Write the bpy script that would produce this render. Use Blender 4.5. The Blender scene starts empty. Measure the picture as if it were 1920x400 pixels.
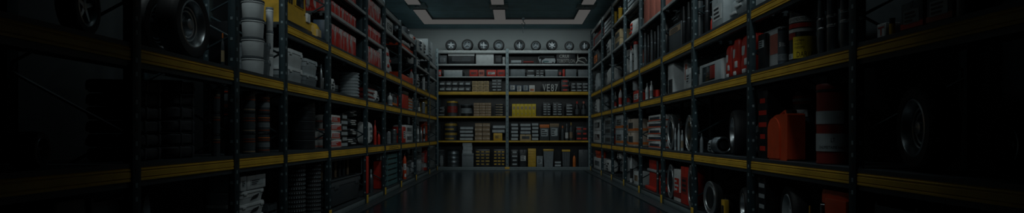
import bpy, bmesh, math, random
from mathutils import Vector, Matrix, noise
RND = random.Random(11)
PI = math.pi
C = bpy.context.scene.collection
SC = bpy.context.scene

# ------------------------------------------------------------------ camera
FOC, VPX, HOR, EYE = 1000.0, 963.0, 253.0, 1.34      # photograph: focal length, vanishing point and horizon in pixels, eye height in metres
cd = bpy.data.cameras.new('camera'); cam = bpy.data.objects.new('camera', cd); C.objects.link(cam)
cam.location = (0, 0, EYE); cam.rotation_euler = (PI/2, 0, 0)
cd.sensor_fit = 'HORIZONTAL'; cd.sensor_width = 36; cd.lens = FOC/1920*36
cd.shift_x = -(VPX-960)/1920; cd.shift_y = (HOR-200)/1920
cd.clip_start = .05; cd.clip_end = 100
SC.camera = cam

# ------------------------------------------------------------------ materials
MATS = {}
def mat(name, col, rough=.55, metal=0., var=.12, scale=9., bump=0., spec=.5):
    if name in MATS: return MATS[name]
    m = bpy.data.materials.new(name); m.use_nodes = True
    nt = m.node_tree; b = nt.nodes['Principled BSDF']
    b.inputs['Metallic'].default_value = metal
    b.inputs['Specular IOR Level'].default_value = spec
    tc = nt.nodes.new('ShaderNodeTexCoord'); nz = nt.nodes.new('ShaderNodeTexNoise')
    nz.inputs['Scale'].default_value = scale; nz.inputs['Detail'].default_value = 4
    nt.links.new(tc.outputs['Object'], nz.inputs['Vector'])
    rp = nt.nodes.new('ShaderNodeValToRGB')
    lo = [max(0, c*(1-var)) for c in col]; hi = [min(1, c*(1+var)) for c in col]
    rp.color_ramp.elements[0].position = .3; rp.color_ramp.elements[1].position = .7
    rp.color_ramp.elements[0].color = (*lo, 1); rp.color_ramp.elements[1].color = (*hi, 1)
    nt.links.new(nz.outputs['Fac'], rp.inputs['Fac']); nt.links.new(rp.outputs['Color'], b.inputs['Base Color'])
    mr = nt.nodes.new('ShaderNodeMapRange'); mr.inputs['To Min'].default_value = max(.05, rough-.1); mr.inputs['To Max'].default_value = min(1, rough+.1)
    nt.links.new(nz.outputs['Fac'], mr.inputs['Value']); nt.links.new(mr.outputs['Result'], b.inputs['Roughness'])
    if bump:
        bp = nt.nodes.new('ShaderNodeBump'); bp.inputs['Strength'].default_value = bump; bp.inputs['Distance'].default_value = .01
        nt.links.new(nz.outputs['Fac'], bp.inputs['Height']); nt.links.new(bp.outputs['Normal'], b.inputs['Normal'])
    MATS[name] = m
    return m
WHITE = mat('white_plastic', (.52, .56, .57), .45, var=.08)
PAPER = mat('white_paper', (.55, .57, .56), .8, var=.15, scale=22)
SACKW = mat('white_sackcloth', (.5, .53, .53), .85, var=.2, scale=14, bump=.4)
PALE = mat('pale_grey_plastic', (.34, .39, .41), .45)
GREY = mat('grey_plastic', (.16, .19, .205), .5)
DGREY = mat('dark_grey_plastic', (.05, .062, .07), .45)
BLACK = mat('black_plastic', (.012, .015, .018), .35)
RUBBER = mat('black_rubber', (.014, .016, .018), .6)
STEEL = mat('brushed_steel', (.5, .54, .56), .32, .9)
DSTEEL = mat('dark_steel', (.16, .19, .21), .35, .8)
RED = mat('red_plastic', (.5, .03, .018), .4, var=.1)
DRED = mat('dark_red_paint', (.2, .018, .014), .45)
ORED = mat('orange_red_plastic', (.6, .07, .02), .4)
ORANGE = mat('orange_paint', (.6, .16, .03), .5)
SALMON = mat('faded_red_card', (.5, .16, .12), .7)
YEL = mat('yellow_paint', (.56, .34, .03), .45)
YELL = mat('bright_yellow_label', (.62, .46, .02), .5)
BEIGE = mat('beige_card', (.4, .31, .17), .75)
KRAFT = mat('brown_card', (.25, .18, .11), .8)
CREAM = mat('cream_card', (.45, .38, .31), .75)
TEAL = mat('teal_plastic', (.06, .14, .15), .45)
BLUE = mat('navy_plastic', (.03, .06, .1), .45)
BRASS = mat('brass_yellow_lid', (.45, .3, .06), .4, .3)
GLASSY = mat('smoked_panel', (.01, .014, .017), .12)
BAG = mat('charcoal_canvas', (.04, .044, .05), .85, bump=.4, scale=20)
POST = mat('blue_grey_steel', (.026, .048, .057), .5, .25, var=.25, scale=5)
POSTHI = mat('worn_steel_slot', (.2, .27, .29), .5, .2)
BEAM = mat('yellow_beam_enamel', (.6, .37, .035), .55, var=.2, scale=3)
EDGE = mat('galvanised_edge', (.42, .46, .46), .45, .4)
LIP = mat('dark_deck_edge', (.05, .065, .075), .45, .3)
DECK = mat('dark_deck_steel', (.035, .045, .05), .5, .3)
PLINTH = mat('grey_plinth_paint', (.12, .155, .165), .5)
BONE = mat('bone_white', (.42, .44, .42), .6)

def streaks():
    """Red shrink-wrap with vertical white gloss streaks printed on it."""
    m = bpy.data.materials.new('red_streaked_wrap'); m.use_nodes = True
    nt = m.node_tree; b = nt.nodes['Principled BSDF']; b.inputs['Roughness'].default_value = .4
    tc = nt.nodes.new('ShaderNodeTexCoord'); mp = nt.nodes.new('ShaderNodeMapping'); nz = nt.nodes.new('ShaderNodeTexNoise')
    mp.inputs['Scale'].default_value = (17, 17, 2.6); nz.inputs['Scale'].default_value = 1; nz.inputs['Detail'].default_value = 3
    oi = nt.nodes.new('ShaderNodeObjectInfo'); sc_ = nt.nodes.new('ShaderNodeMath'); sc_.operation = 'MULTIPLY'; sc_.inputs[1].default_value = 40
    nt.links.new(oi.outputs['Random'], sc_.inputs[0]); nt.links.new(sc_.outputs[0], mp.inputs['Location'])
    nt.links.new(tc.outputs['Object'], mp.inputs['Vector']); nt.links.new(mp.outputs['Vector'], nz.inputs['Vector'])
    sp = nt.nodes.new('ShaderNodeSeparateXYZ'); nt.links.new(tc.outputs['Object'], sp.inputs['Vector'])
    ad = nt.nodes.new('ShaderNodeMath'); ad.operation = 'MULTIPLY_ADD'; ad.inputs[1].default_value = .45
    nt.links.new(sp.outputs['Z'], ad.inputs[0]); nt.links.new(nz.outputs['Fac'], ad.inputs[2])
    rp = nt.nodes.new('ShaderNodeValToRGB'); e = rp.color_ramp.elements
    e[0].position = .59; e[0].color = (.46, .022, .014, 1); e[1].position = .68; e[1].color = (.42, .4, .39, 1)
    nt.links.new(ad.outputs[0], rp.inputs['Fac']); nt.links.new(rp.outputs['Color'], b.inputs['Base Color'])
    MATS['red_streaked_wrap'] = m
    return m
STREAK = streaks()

# ------------------------------------------------------------------ mesh builder
class MB:
    def __init__(s): s.v = []; s.f = []; s.mi = []; s.mats = []
    def add(s, vs, fs, m, M=None):
        if m not in s.mats: s.mats.append(m)
        k = s.mats.index(m); b = len(s.v)
        s.v += [tuple(M @ Vector(v)) if M else tuple(v) for v in vs]
        s.f += [tuple(b+i for i in f) for f in fs]; s.mi += [k]*len(fs)
        return s
    def box(s, x0, x1, y0, y1, z0, z1, m, bev=0., M=None):
        if bev <= 0:
            vs = [(x, y, z) for z in (z0, z1) for y in (y0, y1) for x in (x0, x1)]
            return s.add(vs, [(0, 2, 3, 1), (4, 5, 7, 6), (0, 1, 5, 4), (2, 6, 7, 3), (0, 4, 6, 2), (1, 3, 7, 5)], m, M)
        bm = bmesh.new(); bmesh.ops.create_cube(bm, size=1)
        for v in bm.verts: v.co = Vector(((x0+x1)/2+v.co.x*(x1-x0), (y0+y1)/2+v.co.y*(y1-y0), (z0+z1)/2+v.co.z*(z1-z0)))
        bev = min(bev, .45*min(x1-x0, y1-y0, z1-z0))
        bmesh.ops.bevel(bm, geom=bm.edges[:], offset=bev, segments=2, affect='EDGES', profile=.5)
        bm.verts.index_update()
        vs = [v.co.copy() for v in bm.verts]; fs = [[v.index for v in f.verts] for f in bm.faces]; bm.free()
        return s.add(vs, fs, m, M)
    def lathe(s, prof, m, seg=24, M=None, sx=1., sy=1.):
        """prof: (radius, z) from bottom to top."""
        vs = []; fs = []; n = len(prof)
        for k in range(seg):
            a = 2*PI*k/seg
            vs += [(r*math.cos(a)*sx, r*math.sin(a)*sy, z) for r, z in prof]
        for k in range(seg):
            k2 = (k+1) % seg
            for i in range(n-1):
                fs.append((k*n+i, k2*n+i, k2*n+i+1, k*n+i+1))
        if prof[0][0] > 1e-6: fs.append(tuple(k*n for k in reversed(range(seg))))
        if prof[-1][0] > 1e-6: fs.append(tuple(k*n+n-1 for k in range(seg)))
        return s.add(vs, fs, m, M)
    def tube(s, pts, r, m, seg=8, closed=False, M=None):
        pts = [Vector(p) for p in pts]; n = len(pts); vs = []; fs = []
        up = Vector((0, 0, 1)); prev = None
        for i, p in enumerate(pts):
            a = pts[(i-1) % n] if (closed or i) else p; b = pts[(i+1) % n] if (closed or i < n-1) else p
            t = (b-a).normalized()
            u = prev if prev is not None else (up if abs(t.z) < .9 else Vector((1, 0, 0)))
            u = (u-t*u.dot(t)); u = u.normalized() if u.length > 1e-6 else t.orthogonal().normalized()
            prev = u; w = t.cross(u); rr = r[i] if isinstance(r, (list, tuple)) else r
            vs += [p+(u*math.cos(2*PI*k/seg)+w*math.sin(2*PI*k/seg))*rr for k in range(seg)]
        for i in range(n if closed else n-1):
            j = (i+1) % n
            for k in range(seg):
                l = (k+1) % seg; fs.append((i*seg+k, i*seg+l, j*seg+l, j*seg+k))
        if not closed:
            fs.append(tuple(reversed(range(seg)))); fs.append(tuple((n-1)*seg+k for k in range(seg)))
        return s.add(vs, fs, m, M)
    def prism(s, poly, y0, y1, m, M=None):
        """poly in (x, z), extruded from y0 to y1."""
        n = len(poly); vs = [(x, y0, z) for x, z in poly]+[(x, y1, z) for x, z in poly]
        fs = [tuple(range(n)), tuple(reversed(range(n, 2*n)))]+[(i, i+n, (i+1) % n+n, (i+1) % n) for i in range(n)]
        return s.add(vs, fs, m, M)
    def blob(s, w, d, h, m, seed=0, amp=.12, e=.55, M=None, nu=20, nv=12):
        """lumpy rounded-box body standing on z = 0 (sacks, bags)."""
        vs = []; fs = []
        sg = lambda t: math.copysign(abs(t)**e, t)
        for j in range(nv+1):
            ph = -PI/2+PI*j/nv
            for i in range(nu):
                th = 2*PI*i/nu
                p = Vector((sg(math.cos(ph))*sg(math.cos(th))*w/2, sg(math.cos(ph))*sg(math.sin(th))*d/2, sg(math.sin(ph))*h/2))
                q = noise.noise(Vector((p.x/w*3+seed*7.1, p.y/d*3, p.z/h*3)))*amp
                p = p*(1-abs(amp)*.5+q); p.z = max(p.z+h/2, 0)
                vs.append(p)
        for j in range(nv):
            for i in range(nu):
                k = (i+1) % nu; fs.append((j*nu+i, j*nu+k, (j+1)*nu+k, (j+1)*nu+i))
        return s.add(vs, fs, m, M)
    def text(s, body, w, h, m, x=0, y=0, z=0, wrap=0.):
        """lettering w x h centred on (x, z), facing -y at depth y; wrap = radius bends it round a drum."""
        vs, fs = glyphs(body)
        if not vs: return s
        x0 = min(v[0] for v in vs); x1 = max(v[0] for v in vs); z0 = min(v[1] for v in vs); z1 = max(v[1] for v in vs)
        out = []
        for a, b in vs:
            px = ((a-x0)/max(x1-x0, 1e-6)-.5)*w+x; pz = ((b-z0)/max(z1-z0, 1e-6)-.5)*h+z
            out.append((wrap*math.sin(px/wrap), -wrap*math.cos(px/wrap), pz) if wrap else (px, y, pz))
        return s.add(out, fs, m)
    def band(s, r, z0, z1, m, a0=-1.3, a1=1.3, seg=14, t=.0):
        """a sheet label wrapped round a drum of radius r, angles measured from -y."""
        vs = []; fs = []
        for k in range(seg+1):
            a = a0+(a1-a0)*k/seg
            for z in (z0, z1): vs.append((r*math.sin(a), -r*math.cos(a), z))
        for k in range(seg): fs.append((2*k, 2*k+2, 2*k+3, 2*k+1))
        return s.add(vs, fs, m)
    def build(s, name, parent=None, angle=35):
        me = bpy.data.meshes.new(name); me.from_pydata(s.v, [], s.f)
        for m in s.mats: me.materials.append(m)
        me.polygons.foreach_set('material_index', s.mi)
        me.polygons.foreach_set('use_smooth', [True]*len(s.f))
        me.update()
        me.set_sharp_from_angle(angle=math.radians(angle))
        o = bpy.data.objects.new(name, me); C.objects.link(o)
        if parent: o.parent = parent
        return o
GL = {}
def glyphs(body):
    if body in GL: return GL[body]
    cu = bpy.data.curves.new('lettering', 'FONT'); cu.body = body; cu.resolution_u = 2
    ob = bpy.data.objects.new('lettering', cu); C.objects.link(ob)
    bpy.context.view_layer.update()
    ev = ob.evaluated_get(bpy.context.evaluated_depsgraph_get()); me = ev.to_mesh()
    r = ([(v.co.x, v.co.y) for v in me.vertices], [tuple(p.vertices) for p in me.polygons])
    ev.to_mesh_clear(); bpy.data.objects.remove(ob); bpy.data.curves.remove(cu)
    GL[body] = r
    return r

def tag(o, label, cat, group=None):
    o['label'] = label; o['category'] = cat
    if group: o['group'] = group
    return o
def empty(name):
    o = bpy.data.objects.new(name, None); C.objects.link(o); o.empty_display_size = .1
    return o
def struct(mb, name, parent=None):
    o = mb.build(name, parent)
    if not parent: o['kind'] = 'structure'
    return o
def RX(a): return Matrix.Rotation(a, 4, 'X')
def RZ(a): return Matrix.Rotation(a, 4, 'Z')
def RY(a): return Matrix.Rotation(a, 4, 'Y')
def TR(x, y, z): return Matrix.Translation((x, y, z))

# ------------------------------------------------------------------ kinds of goods: base at the origin, front towards -y, each returns its top object
def prints(mb, w, y, z, h, m, n=3, seed=0):
    r = random.Random(seed)
    for k in range(n):
        zz = z+h*(.5-(k+.5)/n); ww = w*r.uniform(.45, .95)
        mb.box(-w/2, -w/2+ww, y-.0015, y, zz-h/n*.25, zz+h/n*.25, m)
def carton(w, d, h, col=GREY, lab=None, band=None, ink=BLACK, lz=.5, lh=.45, lw=.7, seed=0, lidc=None, text=None):
    t = empty('carton')
    b = MB().box(-w/2, w/2, -d/2, d/2, 0, h, col, min(.012, w*.06, h*.06))
    b.build('box', t)
    l = MB()
    if lidc: MB().box(-w/2-.004, w/2+.004, -d/2-.004, d/2+.004, h*.8, h+.003, lidc, .006).build('lid', t)
    else:
        tp = MB(); tp.box(-w*.06, w*.06, -d/2-.0012, d/2, h, h+.0012, KRAFT if col in (KRAFT, BEIGE, CREAM) else PALE).box(-w*.06, w*.06, -d/2-.0015, -d/2, h*.82, h+.0012, KRAFT if col in (KRAFT, BEIGE, CREAM) else col)
        tp.build('tape', t)
    if band:
        s = MB(); s.box(-w/2-.0015, w/2+.0015, -d/2-.0015, d/2+.0015, h*.12, h*.3, band); s.build('band', t)
    if lab:
        l.box(-w*lw/2, w*lw/2, -d/2-.003, -d/2+.004, h*(lz-lh/2), h*(lz+lh/2), lab)
        if text: l.text(text, w*lw*.85, h*lh*.7, ink, 0, -d/2-.0045, h*lz)
        else: prints(l, w*lw*.85, -d/2-.003, h*lz, h*lh*.85, ink, 3, seed)
        l.build('label', t)
    return t
def booklet(w, d, h, col=BLACK, page=PALE, seed=0, **k):
    """a flat pack lying down: two covers, white edge between, spine print."""
    t = empty('flat_pack')
    MB().box(-w/2, w/2, -d/2, d/2, 0, h*.18, col).box(-w/2, w/2, -d/2, d/2, h*.82, h, col).box(-w/2, -w/2+.02*w, -d/2, d/2, 0, h, col).build('cover', t)
    MB().box(-w*.47, w*.48, -d*.485, d*.47, h*.18, h*.82, page).build('contents', t)
    return t
def tub(w, d, h, col=WHITE, lid=None, label=None, handle=True, seed=0):
    t = empty('plastic_tub'); r = w/2
    MB().lathe([(r*.86, 0), (r*.88, .004), (r*.95, h*.82), (r, h*.83), (r, h*.86), (r*.96, h*.87), (r*.96, h*.92)], col, 28).build('body', t)
    MB().lathe([(r*.97, h*.9), (r, h*.91), (r, h*.985), (r*.97, h), (r*.9, h*.985), (r*.88, h*.96), (0, h*.96)], lid or col, 28).build('lid', t)
    if handle:
        p = [(r*1.0*math.cos(a), -r*1.02*abs(math.sin(a))*.98-.002, h*.82-h*.38*math.sin(a)) for a in [PI*k/10 for k in range(11)]]
        MB().tube(p, max(.0025, r*.018), DSTEEL, 6).build('handle', t)
    if label:
        l = MB().band(r*.952, h*.25, h*.68, label); l.build('label', t)
    return t
def nested(w, d, h, col=PALE, seed=0):
    """a bucket nested in a stack: only its rolled rim and a little wall stand out."""
    r = w/2
    o = MB().lathe([(r*.88, 0), (r*.94, h*.55), (r*.99, h*.6), (r, h*.7), (r, h*.95), (r*.98, h), (r*.93, h*.96), (r*.9, h*.5), (0, h*.45)], col, 30).build('nested_bucket')
    return o
def squaretub(w, d, h, col=WHITE, lid=None, clear=None, seed=0, mark=None):
    t = empty('storage_box')
    b = MB(); tp = .93
    prof = [(0, tp), (h*.8, 1.0)]
    def ring(z, s, rr=.18, n=5):
        pts = []
        for cx, cy, a0 in ((1, 1, 0), (-1, 1, PI/2), (-1, -1, PI), (1, -1, 1.5*PI)):
            for k in range(n+1):
                a = a0+PI/2*k/n; rad = min(w, d)*rr
                pts.append(((cx*(w/2-rad)+rad*math.cos(a))*s, (cy*(d/2-rad)+rad*math.sin(a))*s, z))
        return pts
    def shell(rings, m):
        n = len(rings[0]); vs = [p for r_ in rings for p in r_]
        fs = [(i*n+k, i*n+(k+1) % n, (i+1)*n+(k+1) % n, (i+1)*n+k) for i in range(len(rings)-1) for k in range(n)]
        fs += [tuple(reversed(range(n))), tuple((len(rings)-1)*n+k for k in range(n))]
        b.add(vs, fs, m)
    shell([ring(0, .88), ring(.01, .9), ring(h*.42, .93), ring(h*.45, .95), ring(h*.8, .965)], clear or col)
    b.build('body', t); b = MB()
    shell([ring(h*.78, .98), ring(h*.79, 1), ring(h*.9, 1), ring(h*.92, .985), ring(h*.985, .985), ring(h, .96)], lid or col)
    b.build('lid', t)
    if mark:
        MB().prism([(-.02*w/.2, h*.2), (.03*w/.2, h*.3), (.045*w/.2, h*.62), (0, h*.5)], -d/2*.99, -d/2*.93, mark).build('mark', t)
    for s in (-1, 1):
        MB().box(s*w*.33-w*.06, s*w*.33+w*.06, -d/2-.004, -d/2+.008, h*.66, h*.86, lid or col, .004).build('clip', t)
    return t
def tin(w, d, h, col=DGREY, lid=None, bands=(), text=None, ink=BLACK, ttop=.5, th=.15, seed=0, ribs=0):
    t = empty('tin'); r = w/2
    p = [(r*.97, 0), (r, .006), (r, .02)]
    for k in range(ribs):
        z = h*(k+1)/(ribs+1); p += [(r*.98, z-h*.025), (r*1.0, z-h*.012), (r*1.0, z+h*.012), (r*.98, z+h*.025)]
    p += [(r*.98, h*.03+.01), (r*.98, h*.93)] if not ribs else [(r*.98, h*.93)]
    MB().lathe(p, col, 28).build('body', t)
    MB().lathe([(r*.985, h*.92), (r, h*.93), (r, h*.99), (r*.97, h), (r*.92, h*.975), (0, h*.975)], lid or STEEL, 28).build('lid', t)
    for k, bd in enumerate(bands):
        z0, z1, m = bd[:3]; a = bd[3] if len(bd) > 3 else (-1.7, 1.7)
        l = MB().band(r*1.003+.0006*k, h*z0, h*z1, m, a[0], a[1], 22)
        if len(bd) > 4:
            for tx, tw, thh, tz, ta, ti in bd[4]: l.text(tx, tw*r, h*thh, ti, ta*r, 0, h*tz, wrap=r*1.006+.0006*k)
        l.build('label', t)
    return t
def bottle(w, d, h, col=WHITE, cap=RED, label=None, seed=0, trigger=False):
    t = empty('bottle'); r = w/2
    MB().lathe([(r*.92, 0), (r, h*.02), (r, h*.55), (r*.96, h*.62), (r*.7, h*.74), (r*.36, h*.8), (r*.34, h*.86)], col, 20).build('body', t)
    c = MB().lathe([(r*.42, h*.85), (r*.42, h*.97), (r*.36, h), (0, h)], cap, 16)
    if trigger: c.box(-r*.9, r*.2, -r*.2, r*.2, h*.93, h, cap, .004)
    c.build('cap', t)
    if label: MB().band(r*1.004, h*.14, h*.48, label, -1.5, 1.5).build('label', t)
    return t
def wheel(w, d, h, tyre=RUBBER, rim=STEEL, spokes=5, seed=0, rings=0, tread=True, hubc=None):
    """a wheel standing on its tread, face towards -y; h is its diameter, d its width."""
    t = empty('wheel'); R = h/2; M = TR(0, 0, R) @ RX(PI/2); a = d/2
    k = .66
    MB().lathe([(R*k, -a*.9), (R*(k+.04), -a), (R*.9, -a), (R*.97, -a*.8), (R, -a*.45), (R, a*.45), (R*.97, a*.8), (R*.9, a), (R*(k+.04), a), (R*k, a*.9), (R*k, -a*.9)], tyre, 40, M).build('tyre', t)
    rm = MB()
    rm.lathe([(R*k, -a*.85), (R*(k+.01), a*.95), (R*(k-.03), a*1.0), (R*(k-.06), a*.9), (R*(k-.12), a*.3), (R*(k-.14), -a*.2), (R*(k-.14), -a*.85), (R*k, -a*.85)], rim, 40, M)
    rm.lathe([(R*(k-.14), -a*.3), (R*(k-.14), -a*.12), (R*.0, -a*.1), (0, -a*.3)][:3], DSTEEL, 40, M)
    rm.build('rim', t)
    for q in range(rings):
        rr = R*(k-.2-.1*q)
        MB().lathe([(rr-.02*R, -a*.2), (rr-.02*R, a*(.35-.1*q)), (rr+.02*R, a*(.4-.1*q)), (rr+.02*R, -a*.2)], rim, 36, M).build('ring', t)
    for s in range(spokes):
        an = 2*PI*s/spokes+PI/2
        poly = [(-R*.08, R*.08), (R*.08, R*.08), (R*.055, R*(k-.1)), (-R*.055, R*(k-.1))]
        Ms = TR(0, 0, R) @ RY(an-PI/2)
        MB().prism(poly, -a*.62, -a*.1, rim, Ms).build('spoke', t)
    MB().lathe([(R*.15, -a*.2), (R*.15, a*.62), (R*.11, a*.7), (0, a*.7)], hubc or rim, 20, M).build('hub', t)
    return t
def tyre_only(w, d, h, seed=0):
    """a small treaded tyre lying flat."""
    R = w/2; m = MB(); n = 26
    m.lathe([(R*.55, h*.1), (R*.7, 0), (R*.9, h*.04), (R*.96, h*.2), (R*.96, h*.8), (R*.9, h*.96), (R*.7, h), (R*.55, h*.9), (R*.55, h*.1)], RUBBER, 30)
    for k in range(n):
        a = 2*PI*k/n; m.box(R*.93, R, -R*.07, R*.07, h*.2, h*.8, DGREY, 0, RZ(a))
        m.box(R*.985, R*1.004, -R*.035, R*.035, h*.38, h*.62, PALE, 0, RZ(a))
    return m.build('ribbed_tyre')
def sack(w, d, h, col=SACKW, mark=None, seed=0, tie=False):
    t = empty('sack')
    MB().blob(w, d, h*(.9 if tie else 1), col, seed, .16).build('bag', t)
    if tie:
        MB().lathe([(w*.1, h*.84), (w*.05, h*.9), (w*.13, h), (0, h*.97)], col, 14).build('neck', t)
    if mark:
        m = MB(); r = random.Random(seed)
        for q in range(3):
            x = r.uniform(-.2, .2)*w; z = h*(.3+.2*q)
            m.box(x-w*.14, x+w*.14, -d*.5, -d*.42, z-h*.05, z+h*.05, mark, .004)
        m.build('print', t)
    else:
        s = MB().tube([(-w*.3, -d*.485, h*.2), (-w*.3, -d*.5, h*.5), (-w*.28, -d*.47, h*.78)], .004, GREY, 5); s.build('seam', t)
    return t
def bundle(w, d, h, col=BAG, seed=0):
    t = empty('folded_bundle')
    MB().blob(w, d, h, col, seed, .06, .35, nu=28).build('cloth', t)
    for s in (-.22, .25):
        MB().box(w*s-.012, w*s+.012, -d*.5-.003, d*.5+.003, h*.02, h*.98, DGREY, .01).build('strap', t)
    return t
def crate(w, d, h, col=DGREY, slats=4, seed=0):
    t = empty('slatted_crate'); th = .015
    for x, y in ((-1, -1), (1, -1), (-1, 1), (1, 1)):
        MB().box(x*(w/2-.012)-.012, x*(w/2-.012)+.012, y*(d/2-.012)-.012, y*(d/2-.012)+.012, 0, h, col).build('corner_post', t)
    sh = h/slats
    for side in range(4):
        m = MB()
        for k in range(slats):
            z0, z1 = sh*(k+.12), sh*(k+.82)
            if side == 0: m.box(-w/2, w/2, -d/2-th*.4, -d/2+th*.3, z0, z1, col)
            if side == 1: m.box(-w/2, w/2, d/2-th*.3, d/2+th*.4, z0, z1, col)
            if side == 2: m.box(-w/2-th*.4, -w/2+th*.3, -d/2, d/2, z0, z1, col)
            if side == 3: m.box(w/2-th*.3, w/2+th*.4, -d/2, d/2, z0, z1, col)
        m.build('side_panel', t)
    MB().box(-w/2+.02, w/2-.02, -d/2+.02, d/2-.02, .004, h*.9, BLACK).build('liner', t)
    return t
def coil(w, d, h, col=BLACK, seed=0, turns=5, r=None):
    """a coil of hose or cable lying flat."""
    t = empty('hose_coil'); R = w/2; r = r or h/turns/1.7
    n = turns*24; pts = [((R-r)*math.cos(2*PI*k/24), (R-r)*math.sin(2*PI*k/24), r+(h-2*r)*k/n) for k in range(n+1)]
    MB().tube(pts, r, col, 7).build('hose', t)
    for a in (0.6, 2.6, 4.7):
        x, y = (R-r)*math.cos(a), (R-r)*math.sin(a)
        MB().box(-r*1.25, r*1.25, -.012, .012, 0, h, PALE, .004, TR(x, y, 0) @ RZ(a)).build('tie', t)
    return t
def oval(w, d, h, seed=0, frame=STEEL, face=GLASSY):
    """a chromed oval lamp reflector standing on edge: shell, ring and lens."""
    t = empty('lamp_reflector'); R = h/2; sx = w/h; M = TR(0, 0, R) @ Matrix.Diagonal((sx, 1, 1, 1)) @ RX(PI/2); a = d/2
    MB().lathe([(R*.5, -a), (R*.8, -a*.7), (R*.97, a*.4), (R, a*.6), (R, a*.9), (R*.95, a), (R*.9, a*.85)], frame, 36, M).build('shell', t)
    MB().lathe([(R*.9, a*.6), (R*.9, a*.8), (R*.7, a*.86), (R*.3, a*.9), (0, a*.92)], face, 36, M).build('lens', t)
    MB().lathe([(R*.66, a*.86), (R*.68, a*.97), (R*.73, a*.95), (R*.74, a*.84)], frame, 36, M).build('inner_ring', t)
    return t
def ringwheel(w, d, h, seed=0, col=STEEL):
    """a bare pressed-steel wheel rim with several stepped rings, standing on edge."""
    t = empty('wheel'); R = h/2; M = TR(0, 0, R) @ RX(PI/2); a = d/2
    MB().lathe([(R*.86, -a), (R, -a), (R, -a*.85), (R*.9, -a*.7), (R*.88, a*.6), (R*.99, a*.8), (R, a), (R*.95, a), (R*.84, a*.6), (R*.83, -a*.8), (R*.86, -a)], col, 40, M).build('barrel', t)
    MB().lathe([(R*.84, -a*.1), (R*.8, a*.2), (R*.62, a*.35), (R*.5, a*.1), (R*.34, a*.15), (R*.3, a*.4), (R*.2, a*.42), (R*.19, a*.1), (0, a*.1)], DSTEEL, 40, M).build('disc', t)
    MB().lathe([(R*.66, a*.3), (R*.66, a*.5), (R*.72, a*.5), (R*.73, a*.25)], col, 40, M).build('ring', t)
    return t
def jug(w, d, h, col=ORED, seed=0):
    t = empty('fuel_jug')
    poly = [(-w*.44, 0), (w*.46, 0), (w*.5, h*.03), (w*.5, h*.9), (w*.44, h*.93), (w*.05, h*.92)]+[(w*.05-w*.55*math.sin(a), h*.52+h*.4*math.cos(a)) for a in [PI/2*k/10 for k in range(1, 11)]]+[(-w*.5, h*.05)]
    b = MB().prism(poly, -d/2, d/2, col)
    b.build('body', t)
    poly2 = [(-w*.46, h*.03), (w*.16, h*.03), (w*.16, h*.6)]+[(-w*.15+w*.31*math.cos(a), h*.6+h*.26*math.sin(a)) for a in [PI*k/12 for k in range(1, 12)]]+[(-w*.46, h*.6)]
    MB().prism(poly2, -d/2-.012, -d/2+.005, col).build('raised_panel', t)
    MB().lathe([(w*.12, 0), (w*.12, h*.09), (w*.1, h*.1), (0, h*.1)], BLACK, 16, TR(w*.28, 0, h*.9)).build('cap', t)
    MB().tube([(w*.1, 0, h*.9), (-w*.02, 0, h*.99), (-w*.26, 0, h*.92), (-w*.4, 0, h*.7)], .016, col, 8).build('handle', t)
    return t
def extinguisher(w, d, h, col=RED, lab=WHITE, seed=0):
    t = empty('fire_extinguisher'); r = w/2
    MB().lathe([(r*.9, 0), (r, h*.02), (r, h*.68), (r*.9, h*.77), (r*.55, h*.84), (r*.25, h*.86), (r*.22, h*.9)], col, 24).build('cylinder', t)
    MB().box(-r*.28, r*.28, -r*.2, r*.2, h*.88, h*.94, DSTEEL, .006).box(-r*.2, r*.8, -r*.12, r*.12, h*.945, h*.97, BLACK, .004, ).build('valve', t)
    MB().tube([(-r*.2, -r*.1, h*.91), (-r*.8, -r*.3, h*.9), (-r*1.08, -r*.3, h*.75), (-r*1.06, -r*.3, h*.4)], r*.07, BLACK, 7).build('hose', t)
    l = MB().band(r*1.004, h*.34, h*.58, lab, -.9, .9); prints(l, r*.5, -r*1.006, h*.46, h*.16, BLACK, 3, seed); l.build('label', t)
    MB().band(r*1.004, h*.08, h*.2, lab, -.2, .9).build('label', t)
    return t
def satchel(w, d, h, col=RED, seed=0):
    """tall soft red kit bag with white patches."""
    t = empty('kit_bag')
    MB().blob(w, d, h*.95, col, seed, .08, .45, nu=24, nv=16).build('bag', t)
    MB().tube([(-w*.2, 0, h*.9), (-w*.12, 0, h*.98), (w*.12, 0, h*.99), (w*.2, 0, h*.9)], .014, col, 8).build('handle', t)
    for x, z, a, b in ((-.12, .56, .3, .22), (.12, .3, .34, .16), (-.1, .1, .3, .1)):
        MB().box(w*(x-a/2), w*(x+a/2), -d*.49, -d*.4, h*(z-b/2), h*(z+b/2), WHITE, .012).build('patch', t)
    return t
def canister(w, d, h, seed=0):
    """tall steel canister with two clamp rings."""
    t = empty('steel_canister'); r = w/2
    MB().lathe([(r*.95, 0), (r, h*.01), (r, h*.97), (r*.96, h), (0, h)], DSTEEL, 24).build('body', t)
    for z in (.42, .58):
        m = MB().lathe([(r, h*z), (r*1.06, h*(z+.005)), (r*1.06, h*(z+.04)), (r, h*(z+.045))], STEEL, 24)
        m.box(r*.5, r*.8, -r*1.25, -r*.9, h*z, h*(z+.05), STEEL, .004).build('clamp', t)
    return t
def binder(w, d, h, col=YELL, seed=0):
    t = empty('lever_file')
    MB().box(-w/2, w/2, -d/2, d/2, 0, h, col, .01).build('cover', t)
    MB().box(-w*.46, w*.46, -d*.4, d*.505, h*.03, h*.985, PAPER).build('pages', t)
    MB().box(-w*.3, w*.3, -d/2-.002, -d/2+.002, h*.55, h*.8, BEIGE).build('spine_label', t)
    MB().lathe([(w*.12, 0), (w*.12, .004)], DSTEEL, 12, TR(0, -d/2, h*.2) @ RX(PI/2)).build('finger_ring', t)
    return t
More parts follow.
